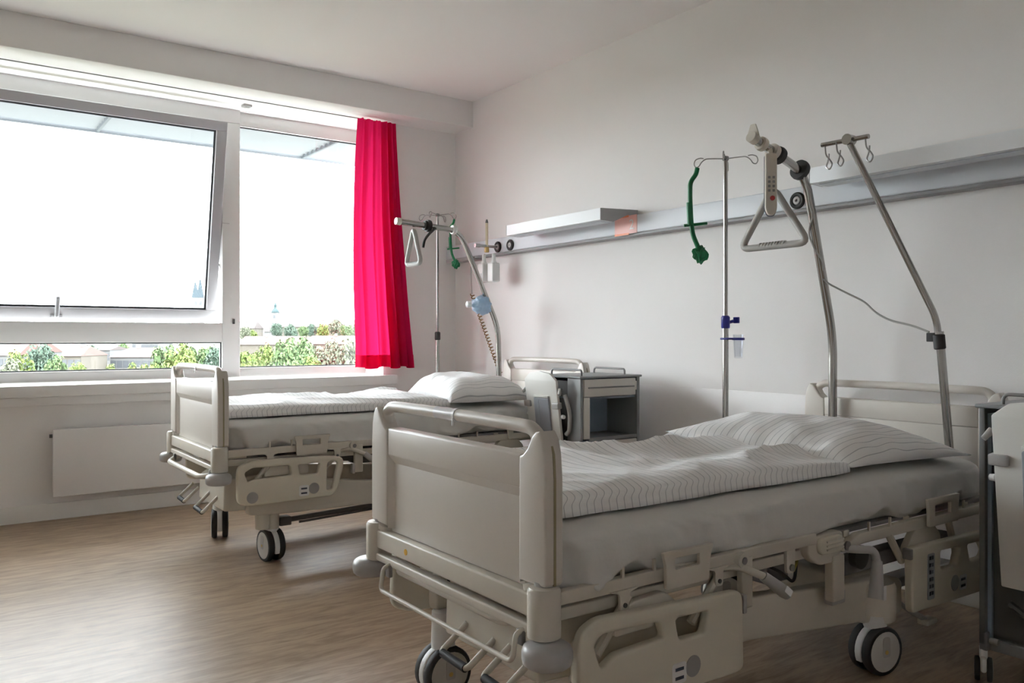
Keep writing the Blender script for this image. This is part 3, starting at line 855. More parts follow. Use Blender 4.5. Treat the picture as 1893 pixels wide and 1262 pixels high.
tme = bpy.data.meshes.new_from_object(to.evaluated_get(bpy.context.evaluated_depsgraph_get()))
bpy.data.objects.remove(to)
dg_o = obj('number_two', tme, LABW, lab, (-.0486, -2.115 + 3.0, .030))
dg_o.rotation_euler = (math.pi / 2, 0, -math.pi / 2)

def wall_lamp(name, label, y0, y1):
    L_ = y0 - y1
    t = thing(name, label, 'wall lamp', (0, y0, 1.77))
    prof = [(-.30, .004), (-.30, .072), (-.004, .085), (-.004, .047), (-.095, .045), (-.20, .0)]
    MB().prism([[(a, b) for a, b in prof]], -L_ + .004, -.004, 'xz', .002).build('lamp_housing', LAMPW, t)
    for c0 in (-.004, -L_):
        MB().prism([[(a, b) for a, b in prof]], c0, c0 + .004, 'xz').build('end_cap', LAMPG, t)
    MB().prism([[(-.27, .0015), (-.205, -.001), (-.205, -.004), (-.27, -.001)]], -L_ + .03, -.03, 'xz').build('diffuser', LAMPD, t)
    return t
wall_lamp('wall_lamp', 'short box-shaped reading lamp above the pink number label', -1.13, -2.075)
wall_lamp('wall_lamp', 'long box-shaped reading lamp above the lowered bed, behind the bent infusion pole', -3.45, -5.1)

# ------------------------------------------------------------------ infusion stands
def infusion_stand(label, loc, top, zc, collar):
    t = thing('infusion_stand', label, 'infusion stand', loc, 'infusion stands with wire hooks')
    MB().cyl((0, 0, .10), (0, 0, zc), .0145, 18).build('lower_tube', CHROME, t)
    MB().cyl((0, 0, zc - .02), (0, 0, top), .0105, 16).build('upper_tube', CHROME, t)
    MB().lathe([(.018, -.03), (.021, -.025), (.021, .025), (.015, .032)], (0, 0, zc), (0, 0, 1)).build('height_collar', collar, t)
    hub = MB().lathe([(.03, .085), (.035, .09), (.035, .13), (.02, .15)], (0, 0, 0), (0, 0, 1)).build('base_hub', BLACK, t)
    for k in range(5):
        a = 2 * math.pi * k / 5 + .3
        c, s = math.cos(a), math.sin(a)
        MB().tube([(0, 0, .11), (.13 * c, .13 * s, .10), (.24 * c, .24 * s, .075)], [.014, .013, .011], 10).build('base_leg', STEEL, t)
        w = MB().lathe([(.01, -.02), (.026, -.018), (.028, -.01), (.028, .01), (.026, .018), (.01, .02)], (.24 * c, .24 * s, .028), (-s, c, 0), 16).build('base_wheel', BLACK, t)
    MB().lathe([(.011, -.01), (.015, -.006), (.015, .010), (.006, .014)], (0, 0, top), (0, 0, 1)).build('hook_hub', MIDM, t)
    for k in range(4):
        a = math.pi / 2 * k + .62
        c, s = math.cos(a), math.sin(a)
        pts = [(.0, .0), (.05, .004), (.095, .006), (.115, -.008), (.128, -.03), (.143, -.034), (.152, -.018), (.146, .004), (.122, .012), (.105, .008)]
        MB().tube([(r * c, r * s, top + z) for r, z in pts], .0028, 7, .012).build('wire_hook', STEEL, t)
    return t
s1 = infusion_stand('chrome infusion stand with blue clamp standing between wall and lowered bed', (-.30, -2.985, 0), 1.965, 1.17, BLUE)
s2 = infusion_stand('chrome infusion stand with black collar standing in the corner beside the curtain', (-.345, -.305, 0), 2.005, 1.105, BLACK)
MB().tube([(.015, -.01, 1.17), (.045, -.03, 1.18)], .008, 8).box((.03, -.05, 1.165), (.045, -.02, 1.195), .003).build('collar_screw', BLUE, s1)
cup = thing('measuring_cup', 'clear drip cup with blue rim clipped to the infusion stand', 'cup', (-.30 + .040, -2.985 - .045, .995))
MB().lathe([(.016, 0), (.020, .003), (.026, .115), (.0245, .115), (.018, .008)], (0, 0, 0), (0, 0, 1)).build('cup_body', CUP, cup)
MB().lathe([(.030, .088), (.030, .100), (.0245, .100), (.0235, .088)], (0, 0, 0), (0, 0, 1)).box((-.07, .01, .09), (.0, .055, .10), .003).build('cup_ring', BLUE, cup)

def green_holder(label, loc, k=1.0, rz=0.0):
    t = thing('hanging_holder', label, 'plastic holder', loc, 'green hanging plastic holders', rz)
    MB().tube([(0, 0, 0), (-.006, 0, -.03), (-.035, 0, -.07), (-.036, 0, -.15), (-.030, 0, -.27), (-.022, 0, -.33), (.004, 0, -.39)], .0115, 10, .03).build('strap', GREEN, t)
    MB().tube([(-.041, 0, -.17), (-.036, 0, -.28)], .0135, 10).build('thick_sleeve', GREEN, t)
    MB().cyl((-.065, 0, -.283), (.048, 0, -.272), .0075, 10).build('cross_bar', GREEN, t)
    bm = bmesh.new(); bmesh.ops.create_icosphere(bm, subdivisions=3, radius=.036)
    for v in bm.verts:
        v.co *= .9 + .55 * noise.noise(v.co * 75); v.co.z *= 1.25
        v.co.y *= .7
    MB().bm(bm, Matrix.Translation((.015, 0, -.425))).build('bundle', GREEN, t)
    return t
a0 = .62 + math.pi / 2
def hookpos(base, k, top): 
    a = math.pi / 2 * k + .62
    return (base[0] + .135 * math.cos(a), base[1] + .135 * math.sin(a), top - .036)
hp = hookpos((-.30, -2.985), 1, 1.965)
green_holder('green plastic holder hanging from the stand with the blue clamp', hp, 1, -YAW)
hp = hookpos((-.345, -.305), 3, 2.005)
green_holder('green plastic holder hanging from the stand in the corner beside the curtain', hp, 1, -YAW).scale = (.8, .8, .78)

# ------------------------------------------------------------------ lifting poles with trapeze handles
def lifting_pole(label, pts, r, knobs, cap):
    base = Vector(pts[0])
    t = thing('lifting_pole', label, 'lifting pole', base, 'bent chrome lifting poles')
    P = [Vector(p) - base for p in pts]
    MB().tube(P, r, 16, .10, nfil=8).build('pole', CHROME, t)
    end, d = P[-1], (P[-1] - P[-2]).normalized()
    MB().cyl(end - d * .02, end + d * .012, r * 1.25, 16).build('end_cap', cap, t)
    for f, rr, m in knobs:
        c = P[-2] + (P[-1] - P[-2]) * f
        MB().lathe([(r * 1.02, -.014), (rr, -.012), (rr * 1.05, 0), (rr, .012), (r * 1.02, .014)], c, d, 22).build('clamp_ring', m, t)
    return t
NP = [(-.20, -3.50, .46), (-.197, -3.50, 1.10), (-.40, -3.50, 1.80), (-.75, -3.50, 1.905)]
lp1 = lifting_pole('chrome lifting pole curving over the lowered bed with thick black clamp rings', NP, .0185,
                   [(.10, .042, BLACK), (.52, .036, BLACK), (.62, .032, CREAM), (.83, .028, CREAM)], CREAM)
MB().prism([f2([(-.03, -.02), (.03, -.02), (.012, .03), (-.012, .03)], .004)], -.003, .003, 'yz').build('end_fin', CREAM, lp1, (-.745 + .20, 0, 1.915 + .015 - .46))
FP = [(-.262, -1.0, .50), (-.275, -1.0, 1.16), (-.585, -1.0, 1.80), (-1.044, -1.0, 1.826)]
lp2 = lifting_pole('chrome lifting pole curving over the raised bed beside the red curtain', FP, .0185,
                   [(.52, .038, BLACK), (.56, .030, BLACK), (.10, .030, WHITEP)], CREAM)
MB().tube([(-.52, -.02, 1.30), (-.57, -.03, 1.26), (-.60, -.02, 1.22), (-.61, -.02, 1.17)], .009, 8, .02).build('clamp_strap', BLACK, lp2)

def trapeze(label, loc, rz, w, h, toph):
    t = thing('trapeze_handle', label, 'trapeze handle', loc, 'grey triangular grab handles', rz)
    MB().tube([(0, 0, -toph), (w / 2, 0, -toph - h), (-w / 2, 0, -toph - h)], .0145, 12, .045, closed=True).build('triangle_grip', mat('grip_grey', (.36, .35, .325), .5), t)
    MB().tube([(0, 0, .02), (0, 0, -toph + .005)], [.013, .011], 10).build('hanger_strap', DARKM, t)
    for k in range(9):
        MB().cyl((-.06 + k * .015, 0, -toph - h + .0035), (-.054 + k * .015, 0, -toph - h + .0035), .0155, 12).build('grip_rib', mat('grip_grey', (.36, .35, .325), .5), t)
    return t
trapeze('grey triangular grab handle hanging above the lowered bed', (-.60, -3.488, 1.84), math.radians(90), .335, .245, .118)
trapeze('beige triangular grab handle seen edge-on beside the red curtain', (-.93, -1.0, 1.795), math.radians(90), .20, .235, .0)

# wired bed remote hanging from the near lifting pole
rc = thing('hand_control', 'beige bed remote with a red button hanging from the lifting pole', 'remote', (-.655, -3.515, 1.85), rz=math.radians(-38))
MB().prism([f2([(-.024, 0), (.024, 0), (.024, -.23), (.014, -.255), (-.014, -.255), (-.024, -.23)], .012)], -.016, .012, 'xz', .006).build('remote_body', CREAM, rc)
MB().prism([f2([(-.0255, -.005), (.0255, -.005), (.0255, -.23), (.015, -.258), (-.015, -.258), (-.0255, -.23)], .012)], -.003, .003, 'xz').build('remote_seam', NAVY, rc)
for i in range(4):
    for j in (-1, 1):
        MB().box((j * .009 - .005, -.0185, -.105 - i * .018), (j * .009 + .005, -.016, -.095 - i * .018), .001).build('button', MIDM, rc)
MB().lathe([(.010, 0), (.010, .003), (.007, .004)], (.004, -.016, -.185), (0, -1, 0), 16).build('red_button', REDB, rc)
MB().tube([(0, 0, -.01), (0, .005, .02), (0, .02, .035)], .010, 8, .01).build('hang_hook', CREAM, rc)
# its cable: winds down the pole and over to the bent infusion pole
cp = [(-.44, -3.52, 1.79), (-.43, -3.535, 1.72), (-.41, -3.53, 1.66), (-.375, -3.523, 1.62), (-.345, -3.475, 1.55), (-.325, -3.50, 1.47), (-.295, -3.525, 1.42), (-.285, -3.50, 1.36), (-.275, -3.53, 1.33), (-.24, -3.60, 1.285), (-.22, -3.665, 1.25), (-.21, -3.71, 1.20), (-.215, -3.78, 1.165), (-.23, -3.88, 1.145), (-.243, -3.955, 1.118)]
tag(MB().tube(cp, .0042, 8, .05).build('control_cable', CABLE), 'thin grey cable winding round the lifting pole across to the bent infusion pole', 'cable')

# bent infusion pole at the head corner of the near bed
ip = thing('infusion_pole', 'bent chrome infusion pole with T-shaped top plugged into the lowered bed', 'infusion pole', (-.20, -4.03, .46))
IC, IT = Vector((-.04, .036, .62)), Vector((-.235, .30, 1.425))
MB().tube([(0, 0, 0), IC + Vector((0, 0, .04))], .0160, 16).build('lower_tube', CHROME, ip)
MB().tube([IC - Vector((0, 0, .02)), IC + Vector((-.005, .008, .09)), IT], .0130, 16, .06, nfil=8).build('upper_tube', CHROME, ip)
MB().lathe([(.017, -.03), (.022, -.026), (.022, .026), (.017, .03)], IC, (-.05, .06, 1)).box((IC.x - .015, IC.y + .012, IC.z), (IC.x + .012, IC.y + .045, IC.z + .035), .003).build('height_collar', BLACK, ip)
MB().cyl(IT + Vector((0, -.085, .008)), IT + Vector((0, .125, .012)), .0095, 14).build('cross_bar', CHROME, ip)
MB().cyl(IT + Vector((-.02, 0, .01)), IT + Vector((.02, 0, .01)), .022, 18).build('cross_clamp', CHROME, ip)
for yy, dx in ((-.07, 0), (.045, -.02), (.11, 0)):
    o_ = IT + Vector((dx, yy, .006))
    MB().tube([o_ + Vector(q) for q in ((0, 0, 0), (0, -.004, -.04), (0, -.022, -.06), (0, -.035, -.08), (0, -.022, -.103), (0, -.004, -.09), (0, -.016, -.06), (0, -.018, -.035))], .0032, 7, .012).build('hook', STEEL, ip)

# ------------------------------------------------------------------ oxygen set, coil cord, mask near the window
fm = thing('oxygen_flowmeter', 'slim clear oxygen flowmeter tube with brass nut plugged into the wall rail', 'flowmeter', (-.09, -.733, 1.747))
MB().cyl((-.005, 0, 0), (-.16, 0, 0), .010, 14).cyl((-.16, 0, 0), (-.20, 0, 0), .014, 14).build('valve_stem', STEEL, fm)
MB().cyl((-.10, 0, -.01), (-.10, 0, .165), .010, 14).build('flow_tube', mat('amber_clear', (.72, .66, .52), .2, trans=((.85, .78, .6), .4)), fm)
MB().lathe([(.006, .165), (.011, .167), (.006, .19)], (-.10, 0, 0), (0, 0, 1)).build('tube_cap', MIDM, fm)
MB().lathe([(.016, -.045), (.018, -.035), (.016, -.008)], (-.10, 0, 0), (0, 0, 1)).build('brass_nut', YELLOWB, fm)
for nm, dy, lb, dxx in (('water_bottle', .035, 'milky humidifier bottle hanging under the oxygen flowmeter, beside the lifting pole', -.02), ('suction_bottle', -.045, 'white rectangular bottle hanging under the oxygen flowmeter, away from the lifting pole', .01)):
    bt = thing(nm, lb, 'bottle', (-.17 + dxx, -.733 + dy, 1.49))
    MB().box((-.034, -.034, 0), (.034, .034, .135), .010).build('bottle_body', MILK if dy > 0 else WHITEP, bt)
    MB().lathe([(.024, .134), (.014, .155), (.014, .20), (.009, .205)], (0, 0, 0), (0, 0, 1)).build('bottle_neck', MILK, bt)
MB()
mk = thing('oxygen_mask', 'pale blue plastic mask bundle hanging on the lifting pole by the curtain', 'oxygen mask', (-.40, -.99, 1.315))
bm = bmesh.new(); bmesh.ops.create_icosphere(bm, subdivisions=4, radius=.062)
for v in bm.verts:
    v.co *= 1 + .35 * noise.noise(v.co * 22) + .30 * noise.noise(v.co * 70)
obj('mask_film', MB().bm(bm).mesh('mask_film', 180), MASKB, mk)
MB().tube([(0.0, 0, .05), (.03, .04, .11), (.09, .14, .19), (.15, .24, .23)], .005, 8, .04).build('mask_tube', CUP, mk)
MB().lathe([(.018, 0), (.022, .004), (.022, .03), (.016, .034)], (-.075, .02, 0), (-1, .2, 0)).build('mask_port', MILK, mk)

cc = thing('coiled_cord', 'brown coiled call cord hanging below the wall rail by the corner', 'cord', (-.10, -.55, 1.69))
top, bot = Vector((-.02, .12, -.27)), Vector((.02, -.20, -.86))
MB().tube([(0, .16, 0), (-.01, .15, -.12), top], .0035, 6, .03).build('straight_lead', CABLE, cc)
n = 26 * 12
pts = []
dv = (bot - top); e1 = dv.cross(Vector((0, 0, 1))).normalized(); e2 = dv.normalized().cross(e1)
for k in range(n + 1):
    f = k / n
    a = 2 * math.pi * 26 * f
    pts.append(top + dv * f + (e1 * math.cos(a) + e2 * math.sin(a)) * .013)
MB().tube(pts, .0042, 5).build('coil', COILB, cc)

# ------------------------------------------------------------------ bedside cabinets
def cabinet(label, loc, ly):
    t = thing('bedside_cabinet', label, 'bedside cabinet', loc, 'grey bedside cabinets with folding leaves')
    W, D, ZT = .44, .362, .885
    MB().box((-.01, -D - .01, ZT - .012), (W + .01, .01, ZT), .004).build('top_panel', GREYC, t)
    MB().box((0, -.018, .12), (W, 0, ZT - .012), .002).build('side_panel', GREYD, t)              # towards the window
    MB().box((W - .02, -D, .12), (W, -.018, ZT - .012), .002).build('rear_panel', GREYC, t)
    MB().box((0, -D, .12), (.018, -D + .11, ZT - .012), .002).build('corner_panel', GREYC, t)
    MB().box((.03, -D + .02, .757), (W - .02, -.02, .767)).build('inner_shelf', CABI, t)
    MB().box((.018, -.03, .14), (W - .02, -.018, ZT - .03)).build('inner_side', CABI, t)
    MB().box((.03, -D + .12, .14), (.036, -.02, ZT - .03)).build('inner_front', DARKM, t)
    # drawer, facing the room
    dr = MB().box((.022, -D - .006, .772), (W - .036, -D + .014, .868), .005).build('drawer', CABW, t)
    MB().box((.05, -D - .012, .818), (W - .05, -D - .004, .826), .002).build('drawer_grip', MIDM, dr)
    MB().box((W - .034, -D - .002, .80), (W - .024, -D + .01, .85), .002).build('drawer_catch', CABW, t)
    MB().box((.022, -D - .002, .545), (.066, -D + .014, .770), .002).build('compartment_strip', CABW, t)
    MB().box((.066, -D + .03, .53), (W - .022, -.04, .545)).build('compartment_floor', GREYC, t)
    MB().box((.066, -D - .001, .53), (W - .022, -D + .012, .55), .002).build('compartment_lip', GREYC, t)
    MB().box((.066, -D + .25, .545), (W - .022, -.03, .757)).build('compartment_back', CABI, t)
    ld = MB().box((.022, -D - .006, .20), (W - .026, -D + .014, .525), .005).build('lower_door', CABW, t)
    MB().box((.05, -D - .008, .497), (.10, -D - .005, .507)).build('door_mark', GREYP, ld)
    MB().box((.03, -D + .015, .13), (W - .02, -.02, .145)).build('bottom_panel', GREYC, t)
    # gallery rails
    for xx in (.05, W - .07):
        MB().tube([(xx, -.05, ZT - .02), (xx, -.05, ZT + .032), (xx, -D + .05, ZT + .032), (xx, -D + .05, ZT - .005)], .0055, 10, .028).build('gallery_rail', MIDM, t)
    # front frame
    for yy in (-.012, -D + .012):
        MB().box((.0, yy - .012, .10), (.03, yy + .012, .16), .004).build('foot_block', GREYC, t)
        MB().box((W - .03, yy - .012, .10), (W, yy + .012, .16), .004).build('foot_block', GREYC, t)
    MB().box((.02, -D + .02, .10), (.05, -.02, .135), .003).build('base_bar', GREYC, t)
    MB().box((.035, -.125, .10), (.06, -.095, .33), .003).build('leaf_post', GREYC, t)
    MB().cyl((.01, -.03, .135), (.01, -.055, .135), .010, 12).build('pivot_bolt', STEEL, t)
    MB().tube([(.03, -.08, .26), (.02, -.16, .22), (.02, -.26, .25), (.03, -.32, .20)], .012, 8, .04).build('linkage', DARKM, t)
    # folded leaf
    lf = bpy.data.objects.new('folding_leaf', None); COL.objects.link(lf); lf.parent = t
    lf.location = (-.080, 0, .880); lf.rotation_euler = (0, math.radians(-7), 0)
    lf['label'] = 'white folding table leaf hanging down'
    y0, y1 = ly, ly - .285
    pl = [(y0, -.02), (y0, -.56), (y1, -.56), (y1, -.02), (y1 + .05, .018), ((y0 + y1) / 2, .03), (y0 - .05, .018)]
    MB().prism([f2(pl, .006)], -.008, .008, 'yz', .003).build('leaf_panel', LEAFW, lf)
    MB().prism([f2([(y0 - .085, -.12), (y1 + .07, -.12), (y1 + .065, -.54), (y0 - .08, -.54)], .008)], -.020, -.008, 'yz', .003).build('leaf_inlay', LEAFG, lf)
    MB().box((-.021, y0 - .13, -.53), (-.019, y0 - .11, -.13)).build('inlay_stripe', PANELG, lf)
    MB().box((-.020, y0 - .085, -.118), (-.006, y1 + .07, -.105), .003).build('inlay_lip', LEAFW, lf)
    for yy, sg in ((y0, 1), (y1, -1)):
        MB().box((-.020, yy - sg * .045, -.175), (.012, yy + sg * .012, -.14), .005).build('leaf_clamp', GREYP, lf)
        MB().tube([(.012, yy + sg * .008, -.07), (-.012, yy + sg * .025, -.095)], [.012, .009], 10).build('clamp_lever', GREYP, lf)
        MB().lathe([(.006, 0), (.012, .004), (.010, .02)], (.01, yy + sg * .002, -.22), (0, sg, 0), 14).build('clamp_knob', WHITEP, lf)
    MB().tube([(.03, y1 - .02, -.10), (.035, y1 - .045, -.20), (.03, y1 - .03, -.30), (.02, y1 - .01, -.32)], .012, 10, .04).build('swing_arm', GREYP, lf)
    for (xx, yy, rz) in ((.012, -.008, .45), (W - .015, -.012, .2), (.012, -D + .012, -.5), (W - .015, -D + .012, .8)):
        c = bpy.data.objects.new('caster', None); COL.objects.link(c); c.parent = t
        c.location = (xx, yy, 0); c.rotation_euler = (0, 0, rz)
        for sg in (1, -1):
            MB().lathe([(.020, .009), (.037, .010), (.038, .016), (.037, .024), (.028, .026)], (0, 0, .038), (0, sg, 0), 22).build('tyre', BLACK, c)
            MB().lathe([(.028, .010), (.028, .0265), (.0, .0275)], (0, 0, .038), (0, sg, 0), 20).build('wheel_disc', WHEELW, c)
        MB().box((-.037, -.009, .035), (.037, .009, .082), .008).cyl((0, 0, .07), (0, 0, .11), .012, 12).build('fork', WHITEP, c)
    return t
cabinet('grey bedside cabinet with open drawer front standing against the wall between the beds', (-.60, -1.888, 0), .030)
cabinet('dark bedside cabinet standing at the head of the lowered bed, partly out of view', (-.735, -4.375, 0), -.075)

# ------------------------------------------------------------------ outside: sun shade
sh = thing('sun_shade', 'white slatted metal sun shade projecting outside above the window', 'sun shade', (-3.0, .30, 2.74))
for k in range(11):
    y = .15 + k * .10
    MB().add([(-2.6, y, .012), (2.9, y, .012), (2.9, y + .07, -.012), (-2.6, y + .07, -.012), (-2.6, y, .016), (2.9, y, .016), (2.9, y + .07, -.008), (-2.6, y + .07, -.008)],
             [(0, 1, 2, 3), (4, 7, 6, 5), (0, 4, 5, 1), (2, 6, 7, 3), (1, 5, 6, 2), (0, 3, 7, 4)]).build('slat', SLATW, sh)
MB().box((-2.6, 1.235, -.035), (2.9, 1.265, .02), .004).build('front_rail', SLATD, sh)
for xx in (-1.0, .64, 2.32):
    MB().box((xx, .125, -.03), (xx + .02, 1.25, .012)).build('bracket_arm', SLATD, sh)

# ------------------------------------------------------------------ outside: the town
S_, K_ = math.sin(YAW), math.cos(YAW)
def at(px, py, d):
    """point seen at a photo pixel, d metres in front of the camera"""
    u, v = (px - 946.5) / FPX, (HORIZON - py) / FPX
    return Vector((cam.location.x + d * (S_ + u * K_), cam.location.y + d * (K_ - u * S_), 1.1 + d * v))
ZG = -13.0
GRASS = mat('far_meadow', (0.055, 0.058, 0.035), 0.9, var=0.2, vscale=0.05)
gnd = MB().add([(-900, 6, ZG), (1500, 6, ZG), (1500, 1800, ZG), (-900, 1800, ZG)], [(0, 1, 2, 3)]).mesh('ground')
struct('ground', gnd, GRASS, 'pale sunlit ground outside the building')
# hill carrying the upper town
hc = at(590, 640, 330)
def hillf(s, t):
    x = -260 + 520 * s; y = -70 + 260 * t
    h = 14.5 * math.exp(-(x / 130) ** 4) * (1 / (1 + math.exp(-(y + 25) / 10))) 
    return (hc.x + x * K_ + y * S_, hc.y - x * S_ + y * K_, ZG - .5 + h)
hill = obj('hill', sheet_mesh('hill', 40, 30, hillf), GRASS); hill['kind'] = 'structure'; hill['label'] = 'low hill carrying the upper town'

L1 = leaf_mat('leaves_fresh', (0.050, 0.085, 0.018), (0.105, 0.125, 0.035))
L2 = leaf_mat('leaves_mid', (0.035, 0.070, 0.026), (0.085, 0.115, 0.048))
L3 = leaf_mat('leaves_blue', (0.030, 0.055, 0.040), (0.065, 0.090, 0.065))
L4 = leaf_mat('leaves_grey', (0.060, 0.070, 0.045), (0.105, 0.115, 0.080))
BARK = mat('bark', (0.05, 0.04, 0.03), 0.9)
CROWNS = []
def crown_mesh(seed, nclump, per, leaf):
    rnd = random.Random(seed)
    vs_, fs_ = [], []
    cl = []
    for i in range(nclump):
        while True:
            p = Vector((rnd.uniform(-1, 1), rnd.uniform(-1, 1), rnd.uniform(-1, 1)))
            if .35 < p.length < 1: break
        p.z *= .95
        cl.append((p * .80, rnd.uniform(.20, .34)))
    for c, r in cl:
        for k in range(per):
            d = Vector((rnd.gauss(0, 1), rnd.gauss(0, 1), rnd.gauss(0, 1) + .35)).normalized()
            p = c + d * r * rnd.uniform(.75, 1.05)
            nrm = (d + Vector((rnd.uniform(-.6, .6), rnd.uniform(-.6, .6), rnd.uniform(-.3, .8)))).normalized()
            t1 = nrm.orthogonal().normalized(); t2 = nrm.cross(t1)
            a = rnd.uniform(0, 6.28); q1 = t1 * math.cos(a) + t2 * math.sin(a); q2 = nrm.cross(q1)
            h = leaf * rnd.uniform(.6, 1.3)
            n0 = len(vs_)
            vs_ += [p - q1 * h, p - q2 * h * .6, p + q1 * h, p + q2 * h * .6]
            fs_.append((n0, n0 + 1, n0 + 2, n0 + 3))
    me = bpy.data.meshes.new('foliage'); me.from_pydata([tuple(v) for v in vs_], [], fs_)
    return me
for sd in range(4): CROWNS.append(crown_mesh(sd, 60, 46, .085))
TREES = [  # px, py (centre), distance, radius px, leaf kind, label
 (35, 672, 95, 26, 0, 'bright green tree in front of the dormer-roofed house'),
 (78, 658, 120, 27, 2, 'dark blue-green tree in front of the dull red roof'),
 (104, 676, 100, 20, 1, 'mid green tree beside the house with the bright pink roof'),
 (122, 694, 80, 24, 0, 'low bright green tree below the bright pink roof'),
 (152, 652, 158, 20, 1, 'mid green tree behind the bright pink roof'),
 (146, 684, 95, 18, 0, 'small bright green tree before the wall of the pink-roofed house'),
 (170, 655, 166, 18, 2, 'dark blue-green tree between the pink roof and the gabled house'),
 (198, 650, 176, 15, 2, 'dark blue-green tree rising behind the small gabled house'),
 (228, 648, 188, 18, 1, 'mid green tree rising behind the long hipped roof'),
 (255, 693, 85, 26, 0, 'low bright green tree in front of the long hipped-roof house'),
 (205, 694, 85, 20, 0, 'low bright green tree in front of the small gabled house'),
 (160, 700, 90, 22, 3, 'pale grey-green shrub-like tree below the gabled house'),
 (292, 690, 90, 22, 0, 'bright green tree at the corner of the hipped-roof house'),
 (304, 660, 120, 27, 1, 'tall mid green tree beside the hipped-roof house'),
 (338, 662, 115, 30, 0, 'large bright green tree beneath the twin church spires'),
 (372, 656, 125, 28, 1, 'mid green tree behind the raised footboard grip'),
 (402, 664, 110, 26, 2, 'dark blue-green tree next to the window mullion'),
 (60, 640, 190, 20, 3, 'pale grey-green tree behind the dull red roof'),
 (20, 690, 85, 26, 3, 'pale grey-green tree below the dormer-roofed house'),
 (462, 664, 105, 30, 0, 'bright green tree against the mullion in the fixed window'),
 (496, 660, 112, 26, 0, 'bright green tree below the onion-domed tower'),
 (530, 652, 105, 30, 1, 'large mid green tree, darkest in the front row of the fixed window'),
 (560, 648, 115, 27, 1, 'tall mid green tree, highest in the front row of the fixed window'),
 (592, 650, 135, 24, 3, 'pale grey-green tree next to the tall mid green tree'),
 (618, 652, 130, 25, 3, 'pale grey-green tree between two other pale trees'),
 (648, 650, 125, 27, 3, 'pale grey-green tree at the edge of the red curtain'),
 (575, 682, 80, 24, 0, 'low bright green tree above the sill below the pale trees'),
 (512, 684, 85, 25, 1, 'low mid green tree above the sill below the onion-domed tower'),
 (455, 692, 80, 24, 0, 'low bright green tree above the sill at the mullion'),
 (545, 690, 70, 20, 0, 'small bright green treetop just above the window sill'),
 (680, 652, 136, 27, 3, 'pale grey-green tree half hidden behind the red curtain'),
 (454, 612, 270, 11, 3, 'pale grey-green tree on the hill under the small dark roof'),
 (466, 618, 284, 9, 0, 'small bright green tree on the hill beside the barn roof'),
 (512, 607, 260, 11, 2, 'round dark tree on the hill at the foot of the onion-domed tower'),
 (537, 611, 255, 12, 2, 'round dark tree standing lowest on the hill slope'),
 (560, 609, 268, 10, 1, 'mid green tree on the hill beside the round dark tree'),
 (577, 608, 280, 10, 2, 'round dark tree on the hill between two green ones'),
 (598, 610, 275, 12, 0, 'bright green tree on the hill before the monastery roof'),
 (621, 604, 268, 14, 3, 'tall pale tree on the hill reaching above the monastery eaves'),
 (642, 608, 262, 12, 1, 'mid green tree on the hill next to the red curtain'),
 (665, 606, 285, 14, 3, 'pale tree on the hill behind the red curtain')]
TL = {0: L1, 1: L2, 2: L3, 3: L4}
for i, (px, py, d, rp, k, lb) in enumerate(TREES):
    c = at(px, py, d); r = rp / FPX * d * 1.12
    t = thing('tree', lb, 'tree', (c.x, c.y, ZG if d < 200 else c.z - r * 1.5), 'trees on the hill' if d > 200 else 'trees in the town below')
    me = CROWNS[i % 4].copy(); me.materials.append(TL[k])
    f = bpy.data.objects.new('foliage', me); COL.objects.link(f); f.parent = t
    zz = c.z - t.location.z
    tall = 1.75 if d < 200 else 1.25
    f.location = (0, 0, zz - r * (tall - 1)); f.scale = (r, r, r * tall * random.uniform(.95, 1.03)); f.rotation_euler = (0, 0, random.uniform(0, 6.28))
    MB().tube([(0, 0, 0), (0, 0, zz)], [r * .09, r * .05], 8).build('trunk', BARK, t)

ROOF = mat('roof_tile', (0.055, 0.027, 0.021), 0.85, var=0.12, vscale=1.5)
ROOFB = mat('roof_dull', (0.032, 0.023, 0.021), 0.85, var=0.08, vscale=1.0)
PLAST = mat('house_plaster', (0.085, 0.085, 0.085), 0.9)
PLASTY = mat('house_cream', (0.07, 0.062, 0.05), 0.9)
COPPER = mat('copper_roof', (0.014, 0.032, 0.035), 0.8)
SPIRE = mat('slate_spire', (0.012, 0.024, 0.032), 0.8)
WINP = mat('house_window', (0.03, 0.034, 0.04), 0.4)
def house(label, px0, px1, pyr, pye, pyb, d, wallm, roofm, depth=9.0, nwin=4, hip=0.25, cat='house', winrows=1):
    a, b = at(px0, pye, d), at(px1, pye, d)
    w = (b - a).length
    mid = (a + b) / 2
    ze, zr = a.z, at(px0, pyr, d).z
    zb = at(px0, pyb, d).z
    t = thing('house', label, cat, (mid.x, mid.y, zb), rz=-YAW)
    H, Rr = ze - zb, zr - zb
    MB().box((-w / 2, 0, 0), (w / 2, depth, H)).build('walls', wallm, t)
    o = .03 * w
    hi = w * hip
    MB().add([(-w/2 - o, -.4, H), (w/2 + o, -.4, H), (w/2 + o, depth + .4, H), (-w/2 - o, depth + .4, H), (-w/2 + hi, depth / 2, Rr), (w/2 - hi, depth / 2, Rr)],
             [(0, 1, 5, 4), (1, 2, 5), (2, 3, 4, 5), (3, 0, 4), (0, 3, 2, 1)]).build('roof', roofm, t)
    if nwin:
        for r_ in range(winrows):
            for k in range(nwin):
                x = -w / 2 + w * (k + .5) / nwin
                zw = H - 1.9 - r_ * 2.8
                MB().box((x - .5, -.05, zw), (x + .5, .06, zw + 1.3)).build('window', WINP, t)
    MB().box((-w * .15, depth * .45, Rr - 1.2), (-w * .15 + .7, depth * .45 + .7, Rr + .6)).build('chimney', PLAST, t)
    return t
house('white house with pink hipped roof beside the small gabled house', 204, 284, 643, 660, 700, 150, PLAST, ROOF, 9, 7, .18)
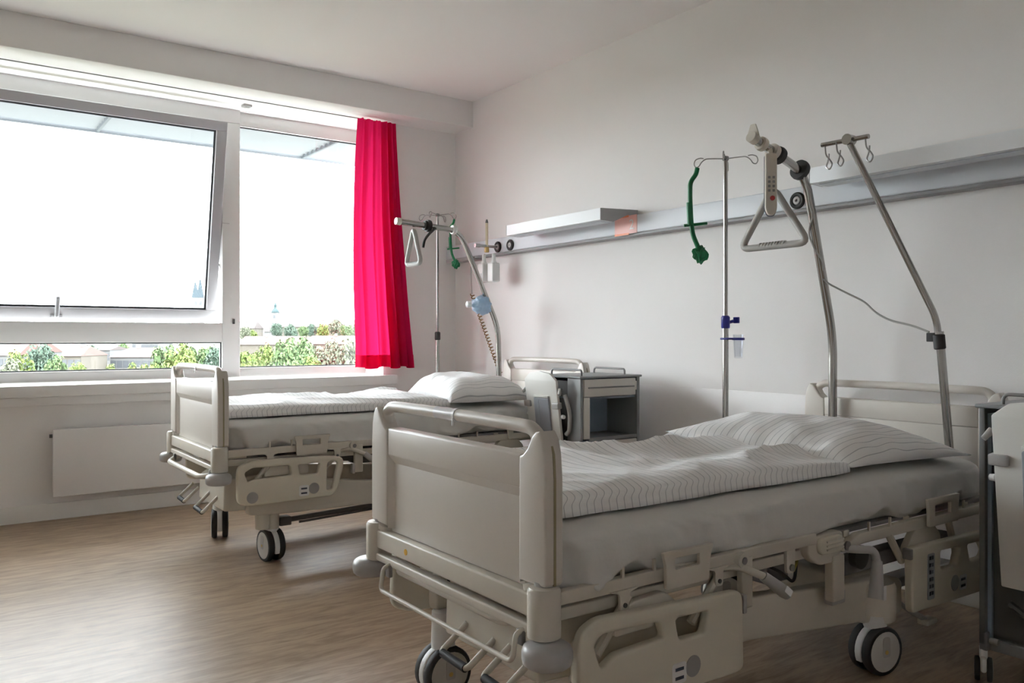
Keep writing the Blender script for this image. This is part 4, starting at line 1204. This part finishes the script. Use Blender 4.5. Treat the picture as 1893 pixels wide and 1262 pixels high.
house('small white gabled house beside the long pink hipped roof', 180, 203, 640, 647, 700, 156, PLAST, ROOFB, 8, 2, .05)
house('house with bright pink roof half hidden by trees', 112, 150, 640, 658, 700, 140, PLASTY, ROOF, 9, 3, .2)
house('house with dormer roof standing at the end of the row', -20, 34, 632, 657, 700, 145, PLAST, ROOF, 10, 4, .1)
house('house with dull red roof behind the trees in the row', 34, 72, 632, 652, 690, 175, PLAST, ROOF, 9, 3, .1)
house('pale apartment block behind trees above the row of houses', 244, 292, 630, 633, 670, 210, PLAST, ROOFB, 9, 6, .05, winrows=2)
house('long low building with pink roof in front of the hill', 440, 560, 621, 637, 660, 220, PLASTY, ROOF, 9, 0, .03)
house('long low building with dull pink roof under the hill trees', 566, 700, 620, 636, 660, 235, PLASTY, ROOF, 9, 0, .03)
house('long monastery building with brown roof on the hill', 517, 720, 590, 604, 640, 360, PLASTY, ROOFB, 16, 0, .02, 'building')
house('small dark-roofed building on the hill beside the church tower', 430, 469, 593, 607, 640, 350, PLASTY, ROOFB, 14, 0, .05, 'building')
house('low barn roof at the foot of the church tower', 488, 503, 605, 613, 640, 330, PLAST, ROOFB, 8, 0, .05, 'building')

def tower_onion():
    d = 340
    p = at(509, 640, d)
    t = thing('church_tower', 'slim white church tower with a green onion dome and spire', 'church tower', (p.x, p.y, p.z), rz=-YAW)
    px = d / FPX
    H = (640 - 578) * px; w = 6.5 * px
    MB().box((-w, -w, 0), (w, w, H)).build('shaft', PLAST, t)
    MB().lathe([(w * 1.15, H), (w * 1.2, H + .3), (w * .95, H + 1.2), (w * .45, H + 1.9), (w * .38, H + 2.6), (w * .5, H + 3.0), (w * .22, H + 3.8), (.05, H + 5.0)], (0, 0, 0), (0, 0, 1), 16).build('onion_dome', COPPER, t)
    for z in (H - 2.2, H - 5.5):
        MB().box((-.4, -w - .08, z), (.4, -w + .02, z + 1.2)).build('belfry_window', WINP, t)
tower_onion()
def church():
    d = 420
    for k, (pxc, ptop, hw) in enumerate(((361, 516, 7.5), (370, 510, 7.5))):
        dd = d + 18 * k
        p = at(pxc, 640, dd); px = dd / FPX
        t = thing('church_spire', ('nearer' if k == 0 else 'farther') + ' of the twin white church towers with pointed slate roofs', 'church tower', (p.x, p.y, p.z), rz=-YAW + .5)
        w = hw * px * .8; H = (640 - 550) * px; Rr = (640 - ptop) * px
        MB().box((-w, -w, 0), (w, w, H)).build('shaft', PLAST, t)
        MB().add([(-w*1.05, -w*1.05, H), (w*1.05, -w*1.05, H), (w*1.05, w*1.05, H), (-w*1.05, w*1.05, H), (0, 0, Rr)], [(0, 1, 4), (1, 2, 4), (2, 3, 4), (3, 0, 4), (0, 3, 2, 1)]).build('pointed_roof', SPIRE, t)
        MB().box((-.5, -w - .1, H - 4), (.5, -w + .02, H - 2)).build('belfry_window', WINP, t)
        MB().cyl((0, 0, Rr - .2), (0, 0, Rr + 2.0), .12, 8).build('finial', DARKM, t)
church()
